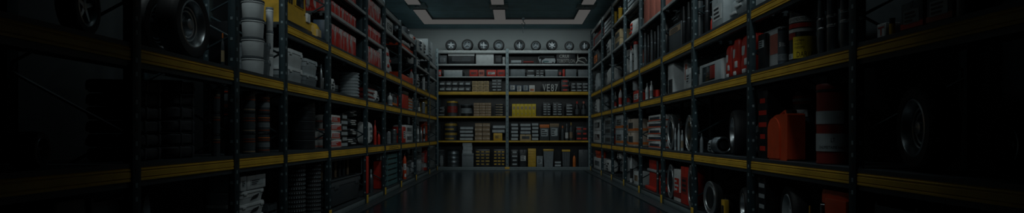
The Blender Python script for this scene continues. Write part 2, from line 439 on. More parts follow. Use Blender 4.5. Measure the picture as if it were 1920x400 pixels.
def pipes(w, d, h, col=BLACK, seed=0):
    t = empty('upright_roll'); r = w/2
    MB().lathe([(r*.9, 0), (r, h*.01), (r, h*.985), (r*.93, h), (r*.6, h), (r*.55, h*.97), (0, h*.97)], col, 20).build('roll', t)
    MB().lathe([(r*1.01, h*.6), (r*1.03, h*.605), (r*1.03, h*.625), (r*1.01, h*.63)], DSTEEL, 20).build('strap', t)
    return t
def appliance(w, d, h, col=WHITE, seed=0):
    """white bench cabinet with a dark window, red strip and side seam."""
    t = empty('test_cabinet')
    MB().box(-w/2, w/2, -d/2, d/2, .02, h, col, .02).build('housing', t)
    MB().box(-w*.4, w*.46, -d/2-.012, -d/2+.01, h*.08, h*.92, PALE, .012).build('door', t)
    MB().box(-w*.32, w*.22, -d/2-.016, -d/2, h*.14, h*.84, GLASSY, .004).build('window', t)
    MB().box(w*.02, w*.22, -d/2-.019, -d/2-.008, h*.2, h*.8, DRED, .003).build('gauge_strip', t)
    for x in (-1, 1):
        MB().box(x*w*.4-.02, x*w*.4+.02, -d*.4, d*.4, 0, .022, BLACK).build('foot', t)
    return t
def basket(w, d, h, seed=0, col=STEEL):
    t = empty('wire_basket'); r = .004
    m = MB()
    def rect(z, s): return [(x*s*w/2, y*s*d/2, z) for x, y in ((-1, -1), (1, -1), (1, 1), (-1, 1))]
    for k in range(5):
        z = r+(h-2*r)*k/4; s = .86+.14*k/4; m.tube(rect(z, s), r if k < 4 else r*1.8, col, 6, True)
    for k in range(9):
        x = -1+2*k/8
        for y in (-1, 1): m.tube([(x*w/2*.86, y*d/2*.86, r), (x*w/2, y*d/2, h-r)], r*.8, col, 5)
        if 0 < k < 8: m.tube([(x*w/2*.86, -d/2*.86, r), (x*w/2*.86, d/2*.86, r)], r*.8, col, 5)
    m.build('wires', t)
    MB().blob(w*.7, d*.7, h*.7, PALE, seed, .1, .6).build('contents_bag', t)
    return t
def spring(w, d, h, seed=0, col=DSTEEL):
    """a heavy coil spring lying on its side, axis along x."""
    t = empty('coil_spring'); R = h/2; r = R*.16; n = 5*20
    pts = [(-w/2+r+(w-2*r)*k/n, (R-r)*math.cos(2*PI*k/20), R+(R-r)*math.sin(2*PI*k/20)) for k in range(n+1)]
    MB().tube(pts, r, col, 8).build('coil', t)
    MB().lathe([(R*.45, -w*.46), (R*.45, w*.46)], BLACK, 16, TR(0, 0, R) @ RY(PI/2)).lathe([(R, 0), (R, .03)], DGREY, 20, TR(-w/2, 0, R) @ RY(PI/2)).build('damper', t)
    return t
def bin_(w, d, h, col=DGREY, rimc=YEL, seed=0):
    t = empty('parts_bin')
    b = MB(); b.prism([(-w*.42, 0), (w*.42, 0), (w/2, h*.9), (-w/2, h*.9)], -d/2, d/2, col); b.build('body', t)
    MB().box(-w*.53, w*.53, -d*.53, d*.53, h*.88, h, rimc, .01).build('rim', t)
    for k in range(4): MB().box(-w*.36+w*.24*k-.006, -w*.36+w*.24*k+.006, -d/2-.006, -d/2+.004, h*.08, h*.86, GREY).build('rib', t)
    return t
def panelbox(w, d, h, col=BLACK, ink=PALE, rows=3, cols=2, seed=0):
    """dark product box with rows of small printed marks on its front."""
    t = empty('product_box'); r = random.Random(seed)
    MB().box(-w/2, w/2, -d/2, d/2, 0, h, col, min(.008, w*.05)).build('box', t)
    for j in range(rows):
        m = MB(); z = h*(.85-.7*(j/(rows-1))) if rows > 1 else h*.5; m.box(-w*.49, w*.49, -d/2-.0012, -d/2+.002, max(h*.02, z-h/rows*.2), min(h*.98, z+h/rows*.2), col)
        for i in range(cols):
            x = -w/2+w*(i+.5)/cols; q = w/cols*r.uniform(.25, .42)
            m.box(x-q, x+q, -d/2-.0025, -d/2+.002, z-h/rows*.17, z+h/rows*.17, ink)
        m.build('print', t)
    return t
def rollcrate(w, d, h, seed=0):
    """steel box frame with hanging rods behind a clear front bar."""
    t = empty('rod_cage'); r = .012
    m = MB()
    for z in (r, h-r): m.tube([(-w/2, -d/2, z), (w/2, -d/2, z), (w/2, d/2, z), (-w/2, d/2, z)], r, DSTEEL, 6, True)
    for x in (-1, 1):
        for y in (-1, 1): m.tube([(x*w/2, y*d/2, r), (x*w/2, y*d/2, h-r)], r, DSTEEL, 6)
    m.build('frame', t)
    for k in range(7): MB().lathe([(.025, r), (.025, h*.93)], KRAFT if k % 3 == 0 else DGREY, 10, TR(-w*.4+w*.8*k/6, 0, 0)).build('rod', t)
    return t
def hopper(w, d, h, col=RED, seed=0):
    """red pump stand: flared foot, column, collar and box head."""
    t = empty('pump_stand')
    MB().box(-w/2, w/2, -d/2, d/2, 0, h*.12, col, .02).build('foot', t)
    MB().prism([(-w*.36, h*.1), (w*.36, h*.1), (w*.3, h*.62), (-w*.3, h*.62)], -d*.34, d*.34, col).build('column', t)
    MB().box(-w*.44, w*.44, -d*.42, d*.42, h*.6, h*.68, PALE, .015).build('collar', t)
    MB().box(-w*.36, w*.32, -d*.36, d*.36, h*.67, h, col, .03).build('head', t)
    return t
def pot(w, d, h, col=ORED, seed=0):
    t = empty('red_tub'); 
    sb = MB(); r = w/2
    def ring(z, s): return [(s*w/2*math.copysign(abs(math.cos(a))**.5, math.cos(a)), s*d/2*math.copysign(abs(math.sin(a))**.5, math.sin(a)), z) for a in [2*PI*k/32 for k in range(32)]]
    rs = [ring(0, .84), ring(h*.8, .93), ring(h*.81, 1.0), ring(h*.95, 1.0), ring(h, .97), ring(h*.96, .92), ring(h*.2, .84)]
    vs = [p for q in rs for p in q]; fs = [(i*32+k, i*32+(k+1) % 32, (i+1)*32+(k+1) % 32, (i+1)*32+k) for i in range(6) for k in range(32)]+[tuple(reversed(range(32))), tuple(6*32+k for k in range(32))]
    sb.add(vs, fs, col); sb.build('body', t)
    MB().box(-w*.18, w*.4, -d*.54, -d*.46, h*.5, h*.9, col, .02).build('front_plate', t)
    MB().tube([(-w*.48, -d*.2, h*.75), (-w*.62, -d*.3, h*.75), (-w*.62, -d*.3, h*.45), (-w*.47, -d*.2, h*.4)], .014, STEEL, 8).build('handle', t)
    return t
def machine(w, d, h, seed=0):
    """yellow compact works machine: sloped hood, cab with dark window, track skirt, bucket nose, orange tip."""
    t = empty('yellow_machine')
    MB().prism([(-w/2, h*.0), (w*.3, 0), (w*.36, h*.1), (w*.36, h*.34), (w*.06, h*.46), (-w/2, h*.52)], -d*.42, d*.42, YEL).build('chassis', t)
    MB().prism([(-w*.48, h*.5), (w*.12, h*.42), (w*.13, h*.62), (w*.1, h*.98), (-w*.06, h), (-w*.48, h)], -d*.38, d*.38, YEL).build('cab', t)
    MB().box(-w*.2, w*.06, -d*.4, -d*.36, h*.6, h*.9, YEL, .012).build('window_frame', t)
    MB().box(-w*.17, w*.035, -d*.415, -d*.38, h*.63, h*.87, GLASSY, .006).build('window', t)
    for k in range(4): MB().box(-w*.46+w*.055*k, -w*.43+w*.055*k, -d*.395, -d*.37, h*.6, h*.95, BLACK).build('vent', t)
    MB().box(-w*.5, w*.24, -d*.46, -d*.4, h*.0, h*.16, BLACK, .02).build('skirt', t)
    MB().lathe([(w*.1, 0), (w*.13, h*.03), (w*.13, h*.3), (w*.1, h*.4), (w*.04, h*.45), (0, h*.45)], YEL, 24, TR(w*.36, -d*.27, 0)).build('nose', t)
    MB().box(w*.3, w*.42, -d*.27-w*.14, -d*.27-w*.1, h*.06, h*.26, BEIGE, .008).build('nose_plate', t)
    MB().lathe([(w*.03, 0), (w*.025, w*.06), (0, w*.12)], ORANGE, 14, TR(w*.47, -d*.27, h*.12) @ RY(PI/2)).build('nozzle', t)
    MB().box(w*.08, w*.18, -d*.46, -d*.4, h*.34, h*.56, PAPER, .004).build('notice', t)
    MB().lathe([(w*.035, 0), (w*.045, h*.03), (w*.045, h*.4), (w*.02, h*.45)], PALE, 14, TR(w*.2, -d*.2, h*.42)).build('exhaust', t)
    return t
def block(w, d, h, col=RED, top=WHITE, seed=0):
    """tall machine case with a paler front plate, dark slot and feet."""
    t = empty('machine_case')
    MB().box(-w/2, w/2, -d/2, d/2, 0, h, col, .015).build('case', t)
    MB().box(-w*.5-.004, -w*.18, -d/2-.006, -d/2+.01, h*.3, h*.9, top, .006).build('front_plate', t)
    MB().prism([(-w*.46, h*.36), (-w*.28, h*.34), (-w*.24, h*.6), (-w*.36, h*.66), (-w*.46, h*.6)], -d/2-.01, -d/2, BLACK).build('slot', t)
    MB().tube([(-w*.2, -d/2-.005, h*.94), (-w*.2, -d/2-.05, h*.94), (w*.2, -d/2-.05, h*.94), (w*.2, -d/2-.005, h*.94)], .012, DSTEEL, 7).build('handle', t)
    return t
def cone(w, d, h, seed=0):
    t = empty('traffic_cone')
    MB().lathe([(min(w, d)*.4, .02), (w*.05, h), (0, h)], SACKW, 20).build('cone', t)
    MB().box(-w/2, w/2, -d/2, d/2, 0, .025, DGREY, .01).build('foot', t)
    return t
def tray(w, d, h, col=ORED, seed=0):
    t = empty('open_tray')
    MB().prism([(-w*.46, 0), (w*.46, 0), (w/2, h), (w*.485, h), (w*.45, h*.14), (-w*.45, h*.14), (-w*.485, h), (-w/2, h)], -d/2, d/2, col).build('tray', t)
    MB().box(-w*.49, w*.49, -d/2-.01, -d/2+.004, h*.0, h*.8, col, .004).build('front', t)
    return t

# ------------------------------------------------------------------ where things stand
SIDE = {'L': dict(bays=lambda i: [0, 1, 2]+([3] if i >= 3 else [])+([4] if i in (4, 5) else [])+([5] if i >= 4 else [])+([6] if i >= 3 else []), X=-2.85, s=-1, rot=PI/2, name='left rack', lev=[-1.20, -.30, .605, 1.34, 1.85, 2.28, 2.85],
                  over={(6, 6): 2.76, (6, 7): 2.62, (6, 8): 2.5, (6, 9): 2.42, (5, 7): 2.2, (5, 8): 2.0, (5, 9): 1.93}, posts=[1.95, 4.02, 5.48, 6.66, 8.26, 10.36, 11.82, 13.5, 15.57, 18.04, 19.85]),
        'R': dict(bays=lambda i: [0, 1, 2]+([3] if i >= 1 else [])+([4] if i >= 3 else [])+([5] if i >= 5 else [])+([6] if i >= 3 else []), X=2.88, s=1, rot=-PI/2, name='right rack', lev=[-1.20, -.37, .685, 1.454, 2.36, 3.08, 3.74],
                  posts=[2.2, 4.52, 6.52, 8.57, 10.36, 12.2, 13.9, 15.65, 17.45, 19.85])}
DTOP = .085
SHELF = ['bottom shelf', 'second shelf', 'third shelf', 'fourth shelf', 'fifth shelf', 'sixth shelf', 'very top']
NTH = ['first', 'second', 'third', 'fourth', 'fifth', 'sixth', 'seventh', 'eighth', 'ninth', 'tenth', 'eleventh', 'twelfth']
ROUND = (tub, nested, tin, bottle, tyre_only, coil, pipes, canister, extinguisher)
DISC = (wheel, ringwheel)
CAT = {carton: 'box', booklet: 'pack', tub: 'bucket', nested: 'bucket', squaretub: 'storage box', tin: 'tin', bottle: 'bottle', wheel: 'wheel', tyre_only: 'tyre', sack: 'sack', bundle: 'bundle',
       crate: 'crate', coil: 'hose', oval: 'lamp', ringwheel: 'wheel rim', jug: 'fuel can', extinguisher: 'fire extinguisher', satchel: 'bag', canister: 'canister', binder: 'file', pipes: 'roll',
       appliance: 'cabinet', basket: 'basket', spring: 'spring', bin_: 'bin', panelbox: 'box', rollcrate: 'cage', hopper: 'pump', pot: 'tub', machine: 'machine', block: 'machine', cone: 'cone', tray: 'tray'}
LABELS = {}
def finish(o, label, cat, group):
    if label in LABELS: print('DUPLICATE LABEL', label)
    n = len(label.split())
    if n > 16 or n < 4: print('LABEL LENGTH', n, label)
    LABELS[label] = 1
    tag(o, label, cat, group)
def zrange(side, x0, x1, X):
    s = SIDE[side]['s']
    z = sorted(abs(FOC*X/(x-VPX)) for x in (x0, x1))
    return z
OCC = []          # boxes already taken: (where, along0, along1, deep0, deep1, z0, z1)
def settle(key, a0, a1, d0, d1, z0, z1, lim, push=True):
    """Trim or push back the new goods so that they stand clear of what is there already; returns along0, along1, deep shift."""
    g = .006; oa0, oa1 = a0, a1; dsh = 0.
    for _ in range(4):
        hit = False
        for k, b0, b1, e0, e1, y0, y1 in OCC:
            if k != key or y1 <= z0+.004 or y0 >= z1-.004 or b1+g <= a0 or b0-g >= a1 or e1+g <= d0+dsh or e0-g >= d1+dsh: continue
            hit = True
            ov = min(a1, b1)-max(a0, b0)+g
            if (ov > .45*(a1-a0) or ov > .16) and push and e1+g-d0 < .55: dsh = e1+g-d0
            elif (a0+a1) >= (b0+b1): a0 = b1+g
            else: a1 = b0-g
        if not hit: break
    if a1-a0 < .03: print('SQUEEZED OUT', key, oa0, oa1); a0, a1 = oa0, oa0+.04
    return max(a0, lim[0]), min(a1, lim[1]), dsh
def lev_z(S, lv, b): return EYE+S.get('over', {}).get((lv, b), S['lev'][lv])
def side(sd, fn, lvl, x0, x1, ytop, desc, d=None, inset=.08, ybot=None, yaw=0., lift=0., n=1, row=1, group=None, hmax=None, pose=0., name=None, **kw):
    """Stand goods of kind FN on shelf LVL of a side rack so that they fill photo columns x0..x1 up to ytop.
    n > 1 stacks n of them, row > 1 sets them side by side."""
    S = SIDE[sd]; X = abs(S['X'])+inset; ps = S['posts']
    z0, z1 = zrange(sd, x0, x1, X)
    rnd = fn in ROUND
    zt = (z0+z1)/2; w = z1-z0
    if rnd and row == 1:
        uc = abs((x0+x1)/2-VPX); r = .1
        for _ in range(12):
            zt = FOC*(X+r)/uc; r = abs(x1-x0)/2*zt/FOC/math.sqrt(1+(uc/FOC)**2)
        w = 2*r
    bi = max([i for i, p_ in enumerate(ps[:-1]) if p_ < zt] or [0])
    base = lev_z(S, lvl, bi)+DTOP+.0015 if lvl else .13
    if ybot is not None: base = EYE+(HOR-ybot)*zt/FOC
    base += lift
    if ybot is not None:
        below = [o for o in OCC if o[0] == sd and o[1] < zt < o[2] and o[4] > X and abs(o[6]-base) < .15]
        if below: base = max(o[6] for o in below)+.002
    H = EYE+(HOR-ytop)*zt/FOC-base
    if hmax: H = min(H, hmax)
    for Lq in S['bays'](bi):
        zq = lev_z(S, Lq, bi)-(.1 if Lq < 4 else .04)
        if zq > base: H = min(H, zq-base-.008)
    if lvl in (3, 4, 5) and bi >= 4 and ybot is None and not lift and not hmax and fn is not tray:
        up = [lev_z(S, q, bi)-.04-base for q in S['bays'](bi) if lev_z(S, q, bi)-.04 > base]
        if up: H = max(H, min(up)*RND.uniform(.74, .93))
    if H <= .03: print('BAD HEIGHT', desc, H); H = .12
    h = H/n
    if fn in DISC: w = h; dd = d or h*.28
    elif rnd: dd = w
    else: dd = d or max(.12, min(w*.9, .55))
    cy, sy = abs(math.cos(yaw)), abs(math.sin(yaw)); sp = abs(math.sin(pose))
    ay = w*cy+dd*sy+dd*sp; ad = w*sy+dd*cy+w*sp
    deep0 = X-(0 if not rnd else 0); 
    lim = (ps[bi]+.056, ps[min(bi+1, len(ps)-1)]-.056)
    sh = max(0, lim[0]-(zt-ay/2))-max(0, zt+ay/2-lim[1])
    if ay > lim[1]-lim[0]: sh = 0
    a0, a1 = max(lim[0], zt+sh-ay/2), min(lim[1], zt+sh+ay/2)
    a0, a1, dsh = settle(sd, a0, a1, X, X+ad, base, base+H, lim)
    X += dsh; zt = (a0+a1)/2
    if fn in DISC:
        k = min(1, (a1-a0)/ay); w *= k; h = w; dd *= k; H = h; ad *= k
    else: w = (a1-a0-dd*(sy+sp))/cy if row == 1 and not rnd else (a1-a0)
    if rnd and row == 1: w = dd = min(w, a1-a0); ad = dd
    OCC.append((sd, a0, a1, X, X+ad, base, base+H))
    nb = len(ps)-1-bi
    soft = .95 if fn in (sack, bundle, satchel) else .985
    gap = .004 if n > 1 else .001
    out = []
    for j in range(row):
        for i in range(n):
            kk = dict(kw); kk['seed'] = RND.randrange(999)
            ww = w/row*soft
            o = fn(ww, ww if rnd else dd*soft, h-gap, **kk)
            if name: o.name = name
            zz = a0+(j+.5)*(a1-a0)/row
            o.location = (S['s']*(X+ad/2), zz, base+i*h)
            turn = .85*math.atan2(zz, X)*S['s'] if rnd else 0      # labels of drums and bottles look up the aisle
            o.rotation_euler = (0, 0, S['rot']+yaw+turn+(pose if i % 2 else -pose))
            bits = desc
            if row > 1: bits = NTH[j]+' '+bits+' from camera'
            if n > 1: bits += ', '+('topmost' if i == n-1 else 'lowest' if i == 0 else NTH[i]+' up')
            finish(o, f"{bits}, {SHELF[lvl]}, {NTH[nb-1]} bay from back, {S['name']}", CAT[fn], group or (f"{desc} on the {S['name']}" if n*row > 1 else None))
            out.append(o)
    return out
BY = 20.0
BROW = {97: 4.51, 122: 4.0, 145: 3.53, 175: 2.955, 220: 2.035, 266: 1.115, 315: .13}
BNAME = {97: 'top board', 122: 'uppermost shelf', 145: 'second shelf', 175: 'third shelf', 220: 'fourth shelf', 266: 'fifth shelf', 315: 'bottom shelf'}
BPOST = [(819-VPX)*BY/FOC, (951-VPX)*BY/FOC, (1106-VPX)*BY/FOC]
BTOP = {122: 4.39, 145: 3.92, 175: 3.47, 220: 2.83, 266: 1.965, 315: 1.045}
def back(fn, row_y, x0, x1, ytop, desc, ybot=None, d=None, n=1, row=1, inset=.06, pose=0., **kw):
    """Goods on the back rack: photo columns x0..x1, top at ytop, on the shelf whose front edge shows at row_y."""
    Y = BY+inset; k = Y/FOC
    a0, a1 = (x0-VPX)*k, (x1-VPX)*k; rnd = fn in ROUND
    half = 0 if (x0+x1)/2 < 950 else 1
    lim = (BPOST[half]+.06, BPOST[half+1]-.06)
    a0, a1 = max(a0, lim[0]), min(a1, lim[1])
    base = BROW[row_y]+.0015
    if ybot is not None:
        base = EYE+(HOR-ybot)*k
        below = [o for o in OCC if o[0] == 'B' and o[1] < (a0+a1)/2 < o[2] and abs(o[6]-base) < .2]
        if below: base = max(o[6] for o in below)+.002
    H = min(EYE+(HOR-ytop)*k-base, BTOP[row_y]-base)
    if H < .03: print('BAD H', desc, H); H = .1
    h = H/n
    if rnd and a1-a0 > .5: m = (a0+a1)/2; a0, a1 = m-.25, m+.25
    dd = (a1-a0)/row if rnd else (d or max(.1, min(.4, (a1-a0)/row*.8)))
    sp = abs(math.sin(pose)); dd = min(dd, .5)
    a0, a1, dsh = settle('B', a0, a1, Y, Y+dd, base, base+H, lim, False)
    w = (a1-a0)/row-dd*sp
    if rnd: dd = w
    OCC.append(('B', a0, a1, Y, Y+dd+w*sp, base, base+H))
    soft = .95 if fn in (sack, bundle, satchel) else .98; gap = .004 if n > 1 else .001
    for j in range(row):
        for i in range(n):
            kk = dict(kw); kk['seed'] = RND.randrange(999)
            o = fn(w*soft, (w if rnd else dd)*soft, h-gap, **kk)
            o.location = (a0+(j+.5)*(a1-a0)/row, Y+(dd+w*sp)/2, base+i*h); o.rotation_euler = (0, 0, pose if i % 2 else -pose)
            bits = desc
            if row > 1: bits = NTH[j]+' '+bits+' from left'
            if n > 1: bits += ', '+('topmost' if i == n-1 else 'lowest' if i == 0 else NTH[i]+' up')
            finish(o, f"{bits}, {BNAME[row_y]}, {('left half', 'right half')[half]}, back rack", CAT[fn], f"{desc} on the back rack" if n*row > 1 else None)
# ------------------------------------------------------------------ the room
WX, WB, WF, CE = 4.12, 20.75, -2.2, 5.51
def floor_mat():
    m = bpy.data.materials.new('polished_floor'); m.use_nodes = True; nt = m.node_tree; b = nt.nodes['Principled BSDF']
    tc = nt.nodes.new('ShaderNodeTexCoord'); mp = nt.nodes.new('ShaderNodeMapping'); mp.inputs['Scale'].default_value = (.35, 6, 1)
    nz = nt.nodes.new('ShaderNodeTexNoise'); nz.inputs['Scale'].default_value = 1.6; nz.inputs['Detail'].default_value = 5
    nt.links.new(tc.outputs['Object'], mp.inputs['Vector']); nt.links.new(mp.outputs['Vector'], nz.inputs['Vector'])
    rp = nt.nodes.new('ShaderNodeValToRGB'); rp.color_ramp.elements[0].color = (.005, .012, .017, 1); rp.color_ramp.elements[1].color = (.01, .02, .027, 1)
    rp.color_ramp.elements[0].position = .35; rp.color_ramp.elements[1].position = .65
    nt.links.new(nz.outputs['Fac'], rp.inputs['Fac']); nt.links.new(rp.outputs['Color'], b.inputs['Base Color'])
    mr = nt.nodes.new('ShaderNodeMapRange'); mr.inputs['To Min'].default_value = .16; mr.inputs['To Max'].default_value = .26
    nt.links.new(nz.outputs['Fac'], mr.inputs['Value']); nt.links.new(mr.outputs['Result'], b.inputs['Roughness'])
    wv = nt.nodes.new('ShaderNodeTexWave'); wv.wave_type = 'BANDS'; wv.bands_direction = 'Y'; wv.inputs['Scale'].default_value = 2.2; wv.inputs['Distortion'].default_value = 1.2; wv.inputs['Detail'].default_value = 2; wv.inputs['Detail Scale'].default_value = .6
    nt.links.new(tc.outputs['Object'], wv.inputs['Vector'])
    bp = nt.nodes.new('ShaderNodeBump'); bp.inputs['Strength'].default_value = .12; bp.inputs['Distance'].default_value = .012
    nt.links.new(wv.outputs['Fac'], bp.inputs['Height']); nt.links.new(bp.outputs['Normal'], b.inputs['Normal'])
    b.inputs['Specular IOR Level'].default_value = .42
    return m
CEIL = mat('ribbed_ceiling_sheet', (.3, .5, .56), .5, .15, var=.15, scale=2)
WALLB = mat('pale_plaster', (.42, .47, .475), .8, var=.05, scale=1.2)
WALLS = mat('dark_wall_sheet', (.018, .026, .03), .7)
struct(MB().box(-WX, WX, WF, WB, -.1, 0, floor_mat()), 'floor')
cm = MB(); y = WF; prof = []
while y < WB:
    prof += [(y, CE), (y+.07, CE), (y+.09, CE-.035), (y+.16, CE-.035)]; y += .18
vs = [(x, a, z) for a, z in prof for x in (-WX, WX)]
cm.add(vs, [(2*i, 2*i+1, 2*i+3, 2*i+2) for i in range(len(prof)-1)], CEIL)
cm.box(-WX, WX, WF, WB, CE+.002, CE+.1, CEIL)
o = struct(cm, 'ceiling'); 
for p in o.data.polygons: p.use_smooth = False
struct(MB().box(-WX, WX, WB, WB+.1, 0, CE+.1, WALLB), 'wall_back')
struct(MB().box(-WX, WX, WF-.1, WF, 0, CE+.1, WALLS), 'wall_front')
struct(MB().box(-WX-.1, -WX, WF, WB, 0, CE+.1, WALLS), 'wall_left')
struct(MB().box(WX, WX+.1, WF, WB, 0, CE+.1, WALLS), 'wall_right')

# ------------------------------------------------------------------ ceiling lights
def lamp_mat():
    m = bpy.data.materials.new('lamp_diffuser'); m.use_nodes = True; nt = m.node_tree; b = nt.nodes['Principled BSDF']
    b.inputs['Base Color'].default_value = (.0, .0, .0, 1); b.inputs['Roughness'].default_value = .6; b.inputs['Specular IOR Level'].default_value = .1
    b.inputs['Emission Color'].default_value = (1, .985, .95, 1); b.inputs['Emission Strength'].default_value = LAMP_GLOW
    return m
LAMP_GLOW = .068
LAMP = lamp_mat()
def ceiling_light(x0, x1, y0, y1, label):
    t = empty('ceiling_light'); t.location = ((x0+x1)/2, (y0+y1)/2, CE-.035)
    w, l = (x1-x0)/2, (y1-y0)/2
    f = MB(); q = .03
    f.box(-w, w, -l, l, -.06, 0, DGREY).build('housing', t)
    MB().box(-w+.012, w-.012, -l+.012, l-.012, -.085, -.06, LAMP, .008).build('diffuser', t)
    return finish(t, label, 'ceiling light', 'lit panels of the ceiling light grid')
for x0, x1, nm in ((-3.28, -2.86, 'above the left rack front'), (-.68, -.27, 'over the middle of the aisle'), (2.12, 2.52, 'above the right rack front')):
    ceiling_light(x0, x1, 17.35, 18.79, f'short lit ceiling panel {nm}, joining the long cross panel')
    ceiling_light(x0-.02, x1-.02, 12.6, 16.6, f'long lit ceiling panel {nm}, beyond the gap')
    t = empty('junction_box'); t.location = ((x0+x1)/2, 16.97, CE-.035)
    MB().box(-.3, .3, -.34, .34, -.05, 0, TEAL, .01).build('box', t)
    MB().lathe([(.07, -.075), (.075, -.05)], DSTEEL, 16).build('knockout', t)
    for s in (-1, 1): MB().tube([(s*.17, -.36, -.03), (s*.17, .36, -.03)], .012, STEEL, 8).build('conduit', t)
    finish(t, f'teal metal box in the ceiling light gap {nm}', 'junction box', 'boxes between ceiling light panels')
ceiling_light(-3.28, 2.52, 18.82, 19.52, 'long cross panel of light nearest the pale back wall')
t = empty('ceiling_hook'); t.location = (.335, 18.6, CE-.12)
MB().tube([(0, 0, 0), (0, 0, -.1), (.05, 0, -.14), (.06, 0, -.22), (0, 0, -.27), (-.06, 0, -.22), (-.04, 0, -.16)], .014, DSTEEL, 8).build('hook', t)
MB().lathe([(.05, -.02), (.06, 0), (.05, .02)], DSTEEL, 16, RX(PI/2)).build('pulley', t)
MB().tube([(0, 0, -.27), (.01, 0, -.36), (-.015, 0, -.42), (0, 0, -.5)], .012, DSTEEL, 8).build('chain', t)
finish(t, 'small dark hook and pulley hanging before the cross light panel', 'hook', None)

# ------------------------------------------------------------------ racks
def post(mb, x, y, z1, s, wy=.095, dx=.075):
    """perforated post: s = which way the aisle lies (-1: towards -x)."""
    xf = x; xb = x-s*dx
    mb.box(min(xf, xb), max(xf, xb), y-wy/2, y+wy/2, 0, z1, POST, .006)
    k = 0; z = .1
    while z < z1-.06:
        mb.box(xf-.002, xf+.002, y-.018, y+.006, z, z+.035, POSTHI if k % 3 else BLACK)
        if k % 2: mb.box(min(xf, xb)+.028, max(xf, xb)-.022, y-wy/2-.002, y-wy/2+.002, z, z+.03, POSTHI)
        z += .105; k += 1
def rack(sd, bays_of, top):
    S = SIDE[sd]; s = -S['s']; X = S['X']; depth = 1.0; ps = S['posts']; lev = S['lev']
    t = empty('shelving_rack'); zt = EYE+top+.14
    xb = X-s*depth
    for i, y in enumerate(ps):
        zt = lev_z(S, 6, max(0, min(i, len(ps)-2)))+.14
        if i: zt = max(zt, lev_z(S, 6, i-1)+.14)
        m = MB(); post(m, X+s*.012, y, zt, s); u = m.build('front_post', t)
        g = MB(); g.box(min(X+s*.008, X+s*.02), max(X+s*.008, X+s*.02), y-.05, y+.05, 0, .17, YEL, .004); g.build('foot_guard', u)
        m = MB(); post(m, xb, y, zt, -s); m.build('rear_post', t)
        b = MB(); z = .35; q = 0
        while z < zt-.5:
            xs = (X-s*.07, xb) if q % 2 == 0 else (xb, X-s*.07)
            b.tube([(xs[0], y, z), (xs[1], y, z+.5)], .013, POST, 6); z += .5; q += 1
        b.build('brace', t)
    for i in range(len(ps)-1):
        y0, y1 = ps[i]+.048, ps[i+1]-.048
        for L in bays_of(i):
            z = lev_z(S, L, i); yel = L in (1, 2, 3)
            xo = X; xi = X-s*.05
            b = MB()
            if yel:
                prof = [(0, -.05), (0, -.035), (-.007, -.031), (-.007, -.027), (0, -.023), (0, .016), (-.006, .02), (-.006, .026), (0, .03), (0, .038), (-.008, .042), (-.004, .05), (-.05, .05), (-.05, -.05)]
                vs = [(X+s*a, yy, z+h) for yy in (y0, y1) for a, h in prof]; n = len(prof)
                b.add(vs, [(k, (k+1) % n, (k+1) % n+n, k+n) for k in range(n)]+[tuple(reversed(range(n))), tuple(range(n, 2*n))], BEAM)
                bo = b.build('beam', t, 20)
                MB().box(min(X-s*.012, X-s*.06), max(X-s*.012, X-s*.06), y0, y1, z-.095, z-.05, LIP).build('under_rail', bo)
            elif L:
                b.box(min(X, xi), max(X, xi), y0, y1, z+(.03 if L < 6 else -.02), z+.085, EDGE, .006); b.build('beam', t)
            if L == 0:
                MB().box(min(X-s*.02, xi), max(X-s*.02, xi), y0, y1, .0, .1, PLINTH, .006).build('plinth', t)
                MB().box(min(X-s*.02, xb), max(X-s*.02, xb), y0, y1, .1, .128, DECK).build('deck', t)
            elif L < len(lev):
                d = MB(); d.box(min(X-s*(.004 if yel else .05), xb), max(X-s*(.004 if yel else .05), xb), y0, y1, z+.051, z+DTOP, LIP if yel else DECK)
                k = 0; xx = .15
                while xx < depth-.05:
                    a = X-s*xx; d.box(a-.02, a+.02, y0, y1, z+.012, z+.052, DECK); xx += .16
                d.build('deck', t)
    return t
LR = rack('L', SIDE['L']['bays'], 2.85)
finish(LR, 'long left shelving rack with yellow beams and blue-grey perforated posts along the aisle', 'shelving rack', None)
RR = rack('R', SIDE['R']['bays'], 3.74)
finish(RR, 'long right shelving rack with yellow beams and blue-grey perforated posts along the aisle', 'shelving rack', None)
# black stencil on the second-shelf beam of the left rack
st = MB().text('DCLI/A', .95, .07, BLACK, 0, 0, 0).build('beam_stencil', LR); st.location = (-2.85+.0015, 12.75, EYE-.30); st.rotation_euler = (0, 0, PI/2)
# red sleeve round one post foot
MB().box(-2.852, -2.83, 10.30, 10.42, .2, .92, RED, .006).build('post_sleeve', LR)
MB().box(-3.06, -2.93, 10.33, 10.39, 1.34+1.34, 1.34+2.95, POST, .006).build('side_panel', LR)
KERB = mat('dark_kerb_paint', (.025, .038, .044), .4)
# raised kerb under both racks' edges
for nm, a, b in (('trim_1', -2.83, -2.62), ('trim_2', 2.62, 2.86)):
    k = MB().box(a, b, WF, 19.9, 0, .02, KERB, .004); struct(k, nm)

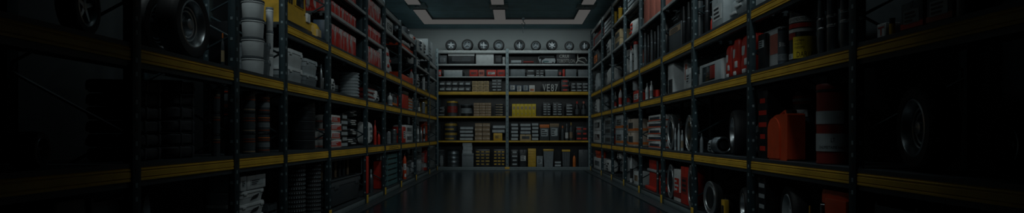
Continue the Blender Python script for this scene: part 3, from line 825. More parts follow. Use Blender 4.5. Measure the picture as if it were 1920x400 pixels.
def backrack():
    t = empty('shelving_rack'); px = lambda x: (x-VPX)*BY/FOC
    xs = [px(819), px(951), px(1106)]; ztop = BROW[97]+.02
    for i, x in enumerate(xs):
        for y, nm in ((BY, 'front_post'), (BY+.55, 'rear_post')):
            m = MB().box(x-.055, x+.055, y, y+.05, 0, ztop+.04, POSTHI if nm == 'front_post' else POST, .008)
            z = .2
            while z < ztop-.1: m.box(x-.012, x+.012, y-.002, y+.002, z, z+.05, BLACK); z += .2
            u = m.build(nm, t)
            if i == 1 and y == BY: MB().box(x-.09, x+.09, y-.03, y+.03, .0, .13, YEL, .01).build('foot_guard', u)
    for i in range(2):
        x0, x1 = xs[i]+.055, xs[i+1]-.055
        for row, z in BROW.items():
            th, m = {97: (.11, EDGE), 122: (.07, EDGE), 145: (.045, EDGE), 175: (.115, BEAM), 220: (.06, BEAM), 266: (.06, BEAM), 315: (.13, PLINTH)}[row]
            MB().box(x0, x1, BY+.006, BY+.045, z-th, z, m, .008).build('plinth' if row == 315 else 'beam', t)
            MB().box(x0, x1, BY+.045, BY+.6, z-.03, z, DECK).build('deck', t)
        MB().box(x0, x1, BY+.59, BY+.6, .13, BROW[97]-.04, BLACK).build('back_panel', t)
    MB().box(px(819)-.05, px(1106)+.05, BY-.06, BY-.0, .0, .05, PLINTH, .01).build('toe_strip', t)
    return finish(t, 'wide back rack of two bays with grey top boards and yellow shelf edges', 'shelving rack', None)
backrack()
# ------------------------------------------------------------------ goods: left rack, from the camera inwards
L = lambda *a, **k: side('L', *a, **k)
R = lambda *a, **k: side('R', *a, **k)
# bay at the camera (very dark)
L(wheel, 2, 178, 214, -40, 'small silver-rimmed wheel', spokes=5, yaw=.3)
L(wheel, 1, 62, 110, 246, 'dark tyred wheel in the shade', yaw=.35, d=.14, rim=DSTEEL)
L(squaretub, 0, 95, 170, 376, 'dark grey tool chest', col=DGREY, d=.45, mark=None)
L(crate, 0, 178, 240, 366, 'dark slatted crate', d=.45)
# second bay
L(wheel, 2, 366, 372, -22, 'big truck wheel at shelf front', yaw=.08, d=.18, rings=2, spokes=0)
L(wheel, 2, 306, 314, -14, 'big truck wheel behind another', yaw=.08, d=.18, rings=2, spokes=0, inset=.38)
L(bottle, 2, 414, 421, 62, 'slim dark bottle with orange cap', col=DGREY, cap=ORANGE, label=BEIGE)
L(bottle, 2, 422, 429, 52, 'slim black bottle with white label', col=BLACK, cap=GREY, label=PAPER)
L(carton, 2, 430, 438, 40, 'narrow dark box with white print', col=BLACK, lab=PAPER, d=.2)
L(bundle, 1, 262, 318, 150, 'charcoal canvas bundle', n=6, d=.5, pose=.03, inset=.16)
L(bundle, 1, 320, 379, 150, 'charcoal canvas bundle beside tins', n=6, d=.5, pose=.03, inset=.12)
RUST = mat("rust_print", (.2, .045, .015), .6)
OB = [(.2, .45, DGREY), (.6, .68, RUST), (.74, .78, KRAFT)]
L(tin, 1, 396, 413, 168, 'dark tin with dull orange band', n=3, col=DGREY, bands=OB, lid=BLACK)
L(tin, 1, 417, 436, 160, 'dark tin with bright orange band', n=3, col=DGREY, bands=[(.1, .25, RUST), (.4, .7, GREY), (.78, .84, ORED)], lid=BLACK)
L(ringwheel, 0, 282, 326, 368, 'bare steel wheel rim, larger', yaw=.5, d=.22)
L(ringwheel, 0, 340, 380, 379, 'bare copper-edged wheel rim', yaw=.5, d=.2)
L(wheel, 0, 396, 420, 334, 'black wheel with small bright hub', yaw=.2, rim=DGREY, hubc=STEEL, d=.16)
# third bay: white tubs, orange-banded tins, white boxes
L(tub, 2, 452, 497, 1, 'large white tub with dark lid', n=4, lid=DGREY, handle=False, pose=.02)
L(tub, 2, 498, 513, 14, 'narrow white tub behind large tubs', n=3, lid=GREY, handle=False)
L(squaretub, 2, 506, 527, 84, 'grey lidded box beside white tubs', n=2, col=GREY, d=.4)
T3 = [(.08, .13, KRAFT), (.2, .44, DGREY), (.55, .62, RUST), (.68, .73, RUST)]
L(tin, 1, 452, 479, 168, 'dark tin with orange print', n=3, col=DGREY, bands=T3, lid=BLACK)
L(tin, 1, 481, 506, 166, 'dark tin with red print', n=3, col=DGREY, bands=[(.1, .16, RUST), (.28, .52, GREY), (.6, .68, RUST), (.74, .79, ORANGE)], lid=BLACK)
L(panelbox, 1, 510, 530, 180, 'tall black box with small white marks', rows=5, cols=1, d=.3)
L(squaretub, 0, 452, 501, 355, 'white box with leaf mark', n=4, col=WHITE, d=.42, mark=BLACK, pose=.02)
L(carton, 0, 452, 463, 331, 'narrow white box on top of storage boxes', ybot=354, col=WHITE, d=.3, lab=PALE)
L(carton, 0, 464, 499, 328, 'wide white box on top of storage boxes', ybot=354, col=WHITE, d=.34, lab=PALE)
L(crate, 0, 505, 530, 380, 'dark slatted crate beside white boxes', d=.45)
# fourth bay: yellow machine, buckets, black tins, ribbed tyres
L(machine, 3, 541, 604, -12, 'yellow works machine with orange nozzle', d=.6)
L(panelbox, 3, 605, 617, -40, 'tall dark panel box with pale emblem', col=BLUE, rows=4, cols=1, d=.2)
L(squaretub, 2, 541, 571, 128, 'clear-sided white box under a lidded tub', ybot=None, col=WHITE, clear=PALE, d=.4)
L(squaretub, 2, 541, 571, 95, 'tall white lidded tub on clear-sided box', ybot=128.6, col=WHITE, d=.4)
L(squaretub, 2, 573, 598, 140, 'lower clear-sided pale box', col=PALE, clear=GREY, d=.36)
L(squaretub, 2, 573, 598, 113, 'upper pale lidded box', ybot=140.6, col=PALE, d=.36)
L(bottle, 2, 600, 606, 121, 'slim steel bottle', col=STEEL, cap=DSTEEL)
L(bottle, 2, 607, 614, 128, 'slim smoked bottle', col=DGREY, cap=STEEL, label=GREY)
L(tin, 1, 543, 592, 192, 'broad black pan tin', n=5, col=BLACK, lid=DGREY, ribs=1)
L(carton, 1, 594, 603, 196, 'narrow red and white box', n=3, col=DGREY, lab=RED, d=.2, band=WHITE)
L(bottle, 1, 605, 616, 205, 'dark teal bottle with pale marks', n=2, col=TEAL, cap=BLACK, label=GREY)
L(tyre_only, 0, 537, 573, 303, 'ribbed tyre of nearer pile', n=13, pose=.1)
L(tyre_only, 0, 576, 603, 306, 'ribbed tyre of farther pile', n=13, pose=.1)
L(extinguisher, 0, 606, 616, 318, 'dark cylinder with pale label', col=TEAL, lab=GREY)
# fifth bay: red wraps, nested buckets, printed packs, steel things
for lv, yt, nm in ((3, 58, 'lowest'), (4, 18, 'middle'), (5, -22, 'upper')):
    L(carton, lv, 621, 668, yt, 'red streaked pack', row=6, col=STREAK, lab=PAPER, lh=.16, lz=.84, ink=RED, d=.5, group=f'red streaked packs in the {nm} row')
L(nested, 2, 637, 675, 137, 'nested white bucket', n=8, col=PALE)
L(sack, 2, 622, 633, 146, 'small pale sack with dark print', mark=DGREY, d=.25)
L(carton, 2, 668, 684, 162, 'small white carton beside nested buckets', ybot=None, col=WHITE, lab=PALE, d=.14)
L(carton, 1, 622, 641, 216, 'red and white printed pack', n=4, col=PAPER, lab=RED, band=SALMON, lw=.9, lh=.5, ink=WHITE, d=.3, pose=.05)
L(booklet, 1, 642, 653, 214, 'black flat pack with white edge', n=6, col=BLACK, pose=.05)
L(sack, 1, 658, 682, 202, 'black bag with white scrawl', n=4, col=BLACK, mark=PAPER, d=.4, pose=.06)
L(squaretub, 0, 622, 680, 334, 'wide low dark box under the spring', col=DGREY, d=.5, ybot=378)
L(rollcrate, 0, 622, 680, 290, 'steel cage holding upright brown rods', ybot=334, d=.45)
# sixth bay
for lv, yt, nm in ((3, 80, 'lowest'), (4, 42, 'middle'), (5, 8, 'upper')):
    L(carton, lv, 691, 718, yt, 'tall red streaked pouch', row=5, col=STREAK, lab=PAPER, lh=.2, lz=.8, ink=RED, d=.5, group=f'red streaked pouches in the {nm} row')
L(booklet, 2, 690, 704, 166, 'red and black flat pack', n=3, col=DRED, pose=.06)
L(sack, 2, 705, 717, 170, 'white sack with dark scrawl beside red packs', mark=BLACK, d=.3)
L(sack, 1, 690, 703, 228, 'white bag with red neck', mark=GREY, d=.3)
L(bottle, 1, 700, 706, 226, 'tall red bottle beside white bag', col=RED, cap=DRED)
L(bottle, 1, 707, 713, 247, 'squat red bottle with black cap', col=RED, cap=BLACK)
L(tin, 1, 713, 720, 250, 'small black tin beside red bottle', col=BLACK, ribs=2)
L(block, 0, 716.5, 723, 302, 'red machine case with white front', d=.2)
L(bottle, 0, 691, 700, 318, 'grey steel drum beside red machine case', col=DSTEEL, cap=GREY)
L(sack, 0, 716.5, 722.5, 281, 'small white sack on red case', ybot=301.5, mark=RED, d=.18)
# seventh bay
L(sack, 3, 724, 736, 96, 'tall white bag with red print', mark=RED, d=.35)
L(sack, 3, 737, 750, 104, 'crumpled pale grey bag', mark=DGREY, d=.35, col=PALE)
L(carton, 5, 724, 737, 30, 'tall white carton with black drawing', col=PAPER, lab=BLACK, ink=PAPER, d=.4)
L(sack, 5, 738, 750, 50, 'slumped white bag by the tall carton', d=.35, mark=BLACK)
L(bottle, 2, 726, 736, 174, 'white canister with grey band', label=GREY, cap=GREY)
L(carton, 2, 739, 750, 178, 'dark box with orange stripe', col=BLACK, band=ORANGE, lab=GREY, d=.3)
L(tin, 1, 724, 733, 247, 'grey ribbed tin', col=GREY, ribs=3)
L(tin, 1, 735, 746, 243, 'wide dark tin with steel lid', col=DGREY, ribs=2)
L(bottle, 1, 746, 750, 240, 'thin copper-coloured bottle', col=ORANGE, cap=BLACK)
L(crate, 0, 728, 746, 287, 'dark teal slatted crate', col=TEAL, d=.4, slats=6)
L(cone, 0, 724.5, 729, 309, 'white cone on dark foot')
# eighth bay
L(tray, 5, 755, 777, 90, 'orange-red tray under white bags', d=.4, hmax=.2)
L(sack, 5, 757, 776, 76, 'white bag lying in the orange tray', d=.3, lift=.16, hmax=.42)
L(tray, 3, 755, 777, 128, 'orange-red tray on the yellow beam shelf', d=.4, hmax=.22)
L(sack, 3, 756, 766, 112, 'round white bag in low orange tray', d=.3, lift=.18, hmax=.35)
L(bottle, 3, 767, 775, 118, 'white bottle standing in low orange tray', lift=.04, inset=.12)
L(carton, 2, 756, 766, 172, 'tall red box with dark lid', col=RED, lidc=BLACK, d=.35)
L(booklet, 2, 768, 777, 186, 'brown and orange flat pack', n=4, col=ORANGE)
L(carton, 1, 756, 761, 238, 'slim red carton beside white boxes', col=RED, lab=WHITE, d=.3)
L(carton, 1, 762, 775, 235, 'white box with grey label', n=2, col=WHITE, lab=GREY, d=.35)
L(extinguisher, 0, 755, 762, 286, 'orange-red fire extinguisher at the aisle edge', col=ORED)
L(basket, 0, 763, 774, 303, 'white wire basket with pale bag', d=.3)
# ninth bay and last bay
L(sack, 5, 782, 791, 96, 'white bag with blue print', mark=BLUE, d=.4)
L(sack, 5, 792, 803, 108, 'grey bag by the last posts', col=PALE, d=.4, mark=BLACK)
L(sack, 3, 782, 790, 146, 'pale bag with dark straps', col=PALE, mark=BLACK, d=.35)
L(tub, 3, 791, 797, 150, 'small white bucket', lid=GREY)
L(carton, 3, 799, 804, 160, 'yellow banded dark box', col=DGREY, band=YEL, lab=YEL, d=.3)
L(bottle, 2, 783, 788, 190, 'dark bottle with white label', col=DGREY, cap=BLACK, label=PAPER)
L(tin, 2, 790, 797, 192, 'grey tin with steel lid', col=GREY)
L(carton, 2, 799, 805, 183, 'yellow box with dark window', col=YEL, lab=DGREY, d=.3)
L(bottle, 1, 781, 786, 236, 'white bottle with grey cap', n=1, cap=GREY, label=GREY)
L(bottle, 1, 787, 792, 239, 'steel flask', col=STEEL, cap=DSTEEL)
L(bottle, 1, 793, 797, 236, 'pale bottle with dark label', col=PALE, cap=BLACK, label=BLACK)
L(pot, 1, 798.5, 804, 228, 'orange-red pot', d=.3)
L(carton, 0, 801.5, 806, 272, 'tall red cabinet with pale foot band', col=RED, band=WHITE, d=.2) 
L(basket, 0, 781, 789, 293, 'steel wire basket', d=.3)
L(basket, 0, 790, 796, 288, 'tall steel wire basket', d=.3)
# goods lying on top of the left rack
L(sack, 6, 762, 772, 50, 'dark bag lying on rack top', col=DGREY, mark=PALE, d=.4)
L(sack, 6, 774, 784, 63, 'big white bag with orange print', mark=ORED, d=.7)
L(sack, 6, 785, 795, 70, 'big white bag with navy print', mark=BLUE, d=.7)
L(sack, 6, 796, 802, 78, 'black and white bag', mark=BLACK, d=.5)
L(carton, 6, 803, 811, 77, 'pale carton with dark end', col=PALE, lab=PALE, band=BLACK, d=.5) 

# ------------------------------------------------------------------ right rack
# bay at the camera
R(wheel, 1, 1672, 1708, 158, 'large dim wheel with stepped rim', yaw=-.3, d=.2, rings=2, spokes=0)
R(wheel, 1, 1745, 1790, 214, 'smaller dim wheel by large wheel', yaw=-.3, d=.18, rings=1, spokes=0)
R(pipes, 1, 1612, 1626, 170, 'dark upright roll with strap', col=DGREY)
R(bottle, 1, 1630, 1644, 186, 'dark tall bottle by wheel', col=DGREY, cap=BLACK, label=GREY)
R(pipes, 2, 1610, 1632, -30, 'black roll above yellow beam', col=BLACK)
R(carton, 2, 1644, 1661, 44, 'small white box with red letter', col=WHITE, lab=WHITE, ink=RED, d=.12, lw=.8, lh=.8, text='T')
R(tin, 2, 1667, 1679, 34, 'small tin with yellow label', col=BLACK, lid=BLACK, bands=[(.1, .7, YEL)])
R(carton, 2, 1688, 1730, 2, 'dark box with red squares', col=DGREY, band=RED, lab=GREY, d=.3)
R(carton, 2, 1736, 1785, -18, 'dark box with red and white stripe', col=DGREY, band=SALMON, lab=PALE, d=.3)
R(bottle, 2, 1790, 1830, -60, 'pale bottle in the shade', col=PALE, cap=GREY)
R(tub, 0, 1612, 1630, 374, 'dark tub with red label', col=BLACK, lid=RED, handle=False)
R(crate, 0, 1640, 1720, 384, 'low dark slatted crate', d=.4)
# second bay
R(carton, 2, 1411, 1424, 68, 'black box with white labels', col=BLACK, lab=PALE, d=.05, inset=.08, lh=.2, lz=.72)
def whitered(w, d, h, seed=0):
    t = empty('carton')
    MB().box(-w/2, w/2, -d/2, d/2, 0, h, WHITE, .008).build('box', t)
    MB().box(-w*.1, w*.47, -d/2-.003, -d/2+.002, h*.36, h*.86, SALMON).build('red_panel', t)
    MB().box(-w/2-.002, w/2+.002, -d/2-.002, d/2+.002, h*.96, h+.002, PALE, .004).build('lid_edge', t)
    return t
CAT[whitered] = 'box'
def lettered(w, d, h, seed=0):
    t = tin(w, d, h, BLUE, BLACK, [(.08, .9, DGREY, (-1.5, 1.5), [('50', .45, .12, .56, -.45, PAPER), ('EILL', .62, .09, .55, .28, PAPER)]), (.14, .3, GREY, (-1.3, 1.3), [('OET NEOR', 1.5, .1, .22, 0, BLACK)])])
    return t
CAT[lettered] = 'tin'; ROUND = ROUND+(lettered,)
R(whitered, 2, 1426, 1457, 56, 'big white box with red square', d=.3, inset=.1)
R(lettered, 2, 1458, 1479, 53, 'dark tin lettered 50 between box and drum')
def paintdrum(w, d, h, seed=0):
    return tin(w, d, h, BLACK, BLACK, [(.73, .83, PAPER, (-1.9, 1.9), [('BEFWEMENTELEFOREN', 2.2, .06, .78, 0, BLACK)]), (.63, .71, RED, (-1.9, 1.9)), (.55, .61, PAPER, (-1.9, 1.9)), (.42, .54, DRED, (-1.9, -.4)),
        (.06, .46, YELL, (-.6, 1.9), [('Lorepa', .75, .055, .39, -.1, BLACK), ('mazrn', .55, .04, .325, -.2, BLACK), ('rottoro', .75, .05, .26, -.1, BLACK), ('DARTA', 1.3, .1, .13, .35, BLACK)]),
        (.06, .16, PALE, (-1.8, -.62), [('UNS', .6, .06, .11, -1.1, BLACK)])])
CAT[paintdrum] = 'drum'; ROUND = ROUND+(paintdrum,)
R(paintdrum, 2, 1479, 1531, 16, 'tall black drum with yellow label', name='paint_drum')
R(canister, 2, 1533, 1547, -14, 'steel canister next to yellow-labelled drum')
R(canister, 2, 1550, 1572, -20, 'widest steel canister with clamps')
R(canister, 2, 1575, 1598, -26, 'steel canister by the post')
R(panelbox, 1, 1411, 1428, 172, 'tall dark box with red marks', ink=RED, rows=5, cols=1, d=.3)
R(jug, 1, 1431, 1476, 208, 'orange-red fuel jug with raised side panel', d=.2)
def bigdrum(w, d, h, seed=0):
    return tin(w, d, h, DRED, BLACK, [(.14, .8, BLACK, (-1.35, .5)), (.62, .72, PALE, (-1.25, .1), [('FOTMIEI 50C', 1.05, .045, .67, -.58, BLACK)]), (.46, .6, DGREY, (-1.3, .2)), (.3, .42, DRED, (-1.3, .9), [('fotoepoc', .6, .05, .37, -.35, BLACK)]), (.33, .4, PALE, (-1.25, -.95)), (.08, .26, DGREY, (-1.35, .9)), (.84, .88, GREY, (-1.9, 1.9))])
CAT[bigdrum] = 'drum'; ROUND = ROUND+(bigdrum,)
R(bigdrum, 1, 1468, 1528, 170, 'dark red drum with black label stack', inset=.18, name='oil_drum')
def reddrum(w, d, h, seed=0):
    return tin(w, d, h, DRED, DRED, [(.5, .66, PALE, (-1.7, .75)), (.16, .38, PALE, (-1.7, 1.7), [('LT', .22, .05, .3, .1, BLACK), ('ENLIMEITAIFIE NALA TELET', 2.1, .035, .21, .3, BLACK)]), (.9, .93, BLACK, (-1.9, 1.9))])
CAT[reddrum] = 'drum'; ROUND = ROUND+(reddrum,)
R(reddrum, 1, 1529, 1597, 158, 'broad red drum with two white bands', name='oil_drum')
R(wheel, 0, 1438, 1490, 346, 'grey-rimmed wheel below the fuel jug', yaw=-.25, d=.2, rim=PALE, rings=1, spokes=0)
R(panelbox, 0, 1411, 1428, 330, 'black box with column of white marks', rows=5, cols=1, d=.3)
R(pot, 0, 1528, 1597, 358, 'open orange-red tub with side handle', d=.5)
R(bottle, 0, 1514, 1523, 386, 'low bottle with yellow cap', col=BLACK, cap=YEL)
# third bay
R(sack, 3, 1358, 1400, -14, 'large pale sack on the yellow beam shelf', col=PALE, mark=WHITE, d=.6)
R(carton, 3, 1334, 1356, -6, 'white framed case', col=PALE, lab=WHITE, d=.4)
R(bottle, 3, 1332, 1338, 30, 'small red and white bottle', col=RED, cap=WHITE)
R(pipes, 3, 1304, 1320, 2, 'dark upright roll with white strap', col=DGREY)
R(pipes, 3, 1321, 1331, -6, 'thin black upright roll', col=BLACK)
R(satchel, 2, 1383, 1405, 46, 'tallest red kit bag with white patches', d=.35)
R(satchel, 2, 1369, 1385, 58, 'middle red kit bag with white patches', d=.3)
R(satchel, 2, 1357, 1369, 80, 'smallest red kit bag', d=.25)
R(appliance, 2, 1309, 1353, 117, 'white cabinet with dark window and red strip', d=.45)
for j, (c, m, nm) in enumerate(((ORED, PALE, 'orange'), (TEAL, GREY, 'teal'), (RED, WHITE, 'red'), (GREY, WHITE, 'grey'))):
    R(bottle, 2, 1312+j*11, 1320+j*11, 94+2*j, f'{nm} bottle behind the white cabinet', col=c, label=m, cap=BLACK, inset=.62)
R(wheel, 1, 1349, 1378, 206, 'large chrome wheel standing on edge', yaw=-.25, d=.22, rings=1, spokes=5)
R(sack, 1, 1322, 1334, 262, 'small pale bag by wheel', col=PALE, d=.2, mark=BLACK)
R(spring, 1, 1335, 1350, 256, 'grey coil spring on side', d=.2)
R(ringwheel, 1, 1386, 1402, 226, 'slim bright rim beside post', yaw=-.3, d=.14)
R(bottle, 1, 1312, 1319, 250, 'grey bottle in dark corner', col=GREY, cap=DGREY)
R(oval, 0, 1318, 1342, 340, 'tall chrome lamp reflector', d=.16)
R(wheel, 0, 1370, 1399, 351, 'chrome wheel beside reflector', yaw=-.25, d=.22, rings=1, spokes=0)
R(carton, 0, 1352, 1358, 375, 'small yellow connector box', col=YEL, lab=BLACK, d=.07)
R(wheel, 0, 1344, 1368, 366, 'black wheel behind yellow box', yaw=-.2, d=.2, rim=DGREY, inset=.4)
# fourth bay
R(pipes, 3, 1279, 1287, 12, 'thin black upright roll', col=BLACK)
R(pipes, 3, 1288, 1297, 4, 'thicker black upright roll', col=BLACK)
R(carton, 3, 1254, 1277, 46, 'dark box with brown printed strip', col=DGREY, lab=KRAFT, d=.4, lz=.8, lh=.22, lw=.9)
R(panelbox, 3, 1243, 1253, 66, 'narrow dark box with white marks', rows=5, cols=2, d=.3)
R(sack, 3, 1254, 1276, 12, 'black sack on dark box', ybot=45.5, col=BLACK, mark=DGREY, d=.4)
R(whitered, 2, 1262, 1298, 104, 'tall white box with red square', d=.5, inset=.2)
R(carton, 2, 1252, 1262, 112, 'narrow white box with black base', col=WHITE, lab=BLACK, lz=.25, d=.4)
R(bottle, 2, 1244, 1251, 140, 'white bottle with grey label', label=GREY, cap=WHITE)
R(carton, 2, 1285, 1297, 128, 'small white carton by post', col=WHITE, lab=PALE, d=.12, inset=.04)
R(oval, 1, 1249, 1262, 217, 'tall oval chrome reflector nearer back', d=.16)
R(oval, 1, 1284, 1298, 216, 'tall oval chrome reflector by post', d=.16)
for j in range(3):
    R(bottle, 1, 1264+j*6.2, 1269.5+j*6.2, (240, 232, 244)[j], ('pale bottle with white cap', 'taller pale bottle', 'brown-labelled pale bottle')[j]+' between oval reflectors', col=PALE, cap=WHITE, label=(GREY, PALE, KRAFT)[j])
R(oval, 0, 1248, 1260, 308, 'slim mirror-like lamp reflector', d=.14)
R(carton, 0, 1276, 1290, 313, 'tall red cabinet beside reflector', col=RED, lab=DRED, d=.3)
R(carton, 0, 1263, 1275, 318, 'tall white and red pack', col=PAPER, band=DRED, lab=RED, ink=WHITE, d=.25)
R(oval, 0, 1289, 1298, 310, 'thin dark lamp reflector by post', d=.12, inset=.03)
# fifth bay
R(carton, 4, 1206, 1239, 14, 'faded red carton', row=3, col=SALMON, lab=CREAM, lz=.75, lh=.35, d=.4)
for j in range(5):
    R(pipes, 3, 1207+j*6.3, 1212.6+j*6.3, 62-3*j+(j % 2)*6, f'{NTH[j]} black upright roll from back', col=BLACK if j % 2 else DGREY, group='black rolls on the fourth shelf')
R(bottle, 2, 1210, 1217, 156, 'white bottle with grey cap', cap=GREY, label=PALE)
R(bottle, 2, 1218, 1225, 152, 'white bottle with long neck', cap=WHITE, label=GREY)
R(tin, 2, 1229, 1238, 168, 'squat red tin', col=RED, lid=DRED)
R(carton, 1, 1213, 1239, 216, 'orange and white printed pack', n=5, col=PAPER, lab=BLUE, band=ORED, lw=.8, lh=.4, d=.4, pose=.03)
R(hopper, 0, 1209, 1228, 299, 'red pump stand with pale collar', d=.4)
R(canister, 0, 1231, 1236, 302, 'slim steel canister beside red pump')
R(bottle, 0, 1236.5, 1240, 335, 'small red bottle at post', col=RED, cap=PALE)
# sixth bay
R(crate, 5, 1172, 1197, 2, 'open grey crate at roof height', col=GREY, d=.4)
R(sack, 4, 1172, 1184, 40, 'white sack with red print', mark=RED, d=.4)
R(sack, 4, 1185, 1197, 33, 'crumpled white sack', d=.4, mark=PALE)
R(sack, 3, 1172, 1180, 82, 'tall white bag', d=.35, mark=GREY)
R(bottle, 3, 1181, 1186, 86, 'white bottle with red cap', cap=RED, label=PALE)
R(tub, 3, 1188, 1197, 78, 'white bucket with red lid', lid=RED)
R(nested, 2, 1186, 1198, 146, 'nested pale bucket', n=5, col=PALE, ybot=170)
R(carton, 2, 1187, 1198, 170, 'red box below nested buckets', col=RED, lab=WHITE, d=.4)
R(tin, 2, 1174, 1184, 178, 'round grey can with red mark', col=GREY, bands=[(.3, .7, RED, (-.6, .6))])
R(carton, 1, 1172, 1183, 224, 'cream carton with orange strip', n=2, col=CREAM, band=ORANGE, lab=DGREY, d=.4)
R(carton, 1, 1185, 1198, 232, 'cream carton with dark window', col=CREAM, lab=DGREY, d=.4, lh=.6)
R(basket, 1, 1185, 1198, 222, 'low wire basket on cream carton', ybot=231.5, d=.35)
R(bottle, 0, 1181, 1187, 288, 'tall white flask', cap=GREY, label=BLACK)
R(carton, 0, 1172, 1180, 296, 'slim white box with black label', col=WHITE, lab=BLACK, d=.3)
R(carton, 0, 1188, 1197, 322, 'white box with brown picture', col=WHITE, lab=KRAFT, d=.3)
# seventh bay
R(tub, 5, 1149, 1158, 22, 'yellow bucket at roof height', col=YEL)
R(tub, 5, 1159, 1168, 12, 'yellow bucket with dark lid', col=YEL, lid=BLACK)
R(carton, 4, 1149, 1158, 62, 'beige carton with dark gap', n=2, col=BEIGE, lab=DGREY, d=.35)
R(carton, 4, 1159, 1168, 52, 'beige carton beside post', n=2, col=BEIGE, lab=ORANGE, d=.35)
R(carton, 3, 1148, 1168, 128, 'white carton under faded red carton', hmax=.6, col=WHITE, lab=PALE, d=.4)
R(carton, 3, 1148, 1168, 104, 'wide faded red carton with red print', ybot=128, col=SALMON, lab=RED, d=.4)
R(bottle, 2, 1152, 1158, 172, 'white bottle with bright red print', label=RED, cap=WHITE)
R(bottle, 2, 1160, 1167, 163, 'white bottle with orange cap', label=RED, cap=ORANGE)
R(carton, 1, 1154, 1167, 216, 'grey box with orange strip', n=2, col=PALE, band=ORANGE, lab=GREY, d=.4)
R(carton, 1, 1148, 1153, 240, 'slim dark red box', col=DRED, lab=BLACK, d=.3)
R(carton, 0, 1149, 1166, 300, 'white carton with torn label', n=2, col=WHITE, lab=GREY, d=.4)
R(sack, 0, 1149, 1158, 282, 'white sack on white cartons', ybot=299.5, d=.3, mark=BLACK)
R(sack, 0, 1159, 1167, 280, 'grey sack on white cartons', ybot=299.5, d=.3, mark=BLACK, col=PALE)
# eighth and last bay
R(sack, 4, 1130, 1145, 62, 'big white sack', d=.4, mark=GREY)
R(sack, 3, 1130, 1144, 124, 'tall white tied sack', d=.4, tie=True)
R(crate, 5, 1129, 1146, 38, 'grey slatted crate at roof height', col=PALE, d=.4)
R(nested, 2, 1131, 1143, 174, 'nested pale bucket', n=5, col=PALE)
R(carton, 1, 1130, 1144, 222, 'dark grey box', n=3, col=GREY, lab=DGREY, d=.4)
R(sack, 0, 1129, 1137, 298, 'white sack low on floor shelf', d=.35, mark=BLACK)
R(sack, 0, 1138, 1146, 296, 'pale sack low on floor shelf', d=.35, mark=GREY, col=PALE)
R(carton, 5, 1109, 1126, 72, 'dark red folder box', col=DRED, lab=GREY, d=.4)
R(carton, 4, 1109, 1117, 92, 'black box with orange print', col=BLACK, lab=ORANGE, d=.3)
R(sack, 4, 1118, 1126, 88, 'white bag with black print', mark=BLACK, d=.3)
R(sack, 3, 1109, 1116, 140, 'pale bag with straps', col=PALE, mark=BLACK, d=.3)
R(basket, 3, 1117, 1126, 138, 'tall wire basket', d=.3)
R(sack, 2, 1113, 1120, 180, 'white bag with grey print', mark=GREY, d=.3)
R(bottle, 2, 1121, 1126, 182, 'white bottle with black cap', cap=BLACK)
R(carton, 1, 1113, 1126, 224, 'white carton with dark print', n=2, col=WHITE, lab=BLACK, ink=WHITE, d=.35)
R(bottle, 1, 1108.5, 1112, 236, 'small pale bottle by back rack', col=PALE, cap=BLACK)
R(carton, 0, 1113, 1126, 296, 'white carton with grey label', n=1, col=WHITE, lab=GREY, d=.35)
R(pot, 0, 1114, 1125, 283, 'orange-red tub on white carton', ybot=295.5, d=.3)

# ------------------------------------------------------------------ back rack
wl = [(845, 10.5), (876, 11), (906, 10.5), (935, 10.5), (974, 10.5), (1005, 9.5), (1035, 10.5), (1068, 9), (1097, 9.5)]
nm = ['with five thick spokes', 'with dark hub', 'with wide twin spokes', 'with plain dish', 'with pale dish', 'with small dark tyre', 'with six spokes', 'with smallest rim', 'beside right rack']
sp = [5, 3, 4, 0, 2, 3, 6, 3, 2]
for i, (x, r) in enumerate(wl):
    Y = BY+.06; k = Y/FOC
    o = wheel(0, .2, 2*r*k, spokes=sp[i], rim=(PALE if i % 2 else STEEL), rings=1 if i in (3, 4, 8) else 0)
    o.location = ((x-VPX)*k, Y+.12, BROW[97]+.002); o.rotation_euler = (0, 0, (.1, -.05, .2, .05, 0, -.15, .1, -.2, -.3)[i])
    finish(o, f'{NTH[i]} wheel from left on the back rack top, {nm[i]}', 'wheel', 'wheels along the top of the back rack')
B = back
B(carton, 122, 823, 838, 104, 'dark box at end', col=DGREY, lab=GREY)
B(carton, 122, 840, 890, 101, 'long low white-lidded dark case', col=BLACK, lidc=WHITE, lab=DGREY)
B(carton, 122, 892, 926, 99, 'plain white carton', col=WHITE)
B(carton, 122, 928, 941, 104, 'small black carton', col=BLACK, lab=DGREY)
B(tub, 122, 942, 948, 107, 'small white tub', col=WHITE)
def rod(w, d, h, seed=0):
    t = empty('hand_tool')
    MB().tube([(-w/2, 0, h*.5), (-w*.05, 0, h*.5)], h*.4, PALE, 10).build('handle', t)
    MB().tube([(-w*.05, 0, h*.5), (w/2, 0, h*.5)], h*.22, DRED, 10).build('shaft', t)
    MB().box(-w*.02, w*.04, -h*.45, h*.45, 0, h, DGREY, .01).build('collar', t)
    return t
def sled(w, d, h, seed=0):
    """model vehicle: low grey body with bent tube roof rail and nose wheel guard."""
    t = empty('model_vehicle')
    MB().prism([(-w*.3, h*.12), (w*.46, h*.12), (w*.5, h*.4), (w*.46, h*.66), (-w*.1, h*.66), (-w*.3, h*.4)], -d/2, d/2, PALE).build('body', t)
    MB().tube([(-w*.36, 0, h*.1), (-w*.48, 0, h*.6), (-w*.46, 0, h*.9), (-w*.38, 0, h*.97), (w*.42, 0, h*.95)], h*.05, STEEL, 8).build('rail', t)
    MB().prism([(-w*.48, h*.6), (-w*.33, h*.6), (-w*.4, h*.15)], -d*.3, d*.3, PALE).build('nose', t)
    MB().box(-w*.22, w*.1, -d/2-.006, -d/2+.004, h*.2, h*.38, TEAL).build('stripe', t)
    for x in (-.2, .35): MB().lathe([(h*.13, -d*.52), (h*.14, 0), (h*.13, d*.52)], BLACK, 14, TR(w*x, 0, h*.14) @ RX(PI/2)).build('wheel', t)
    return t
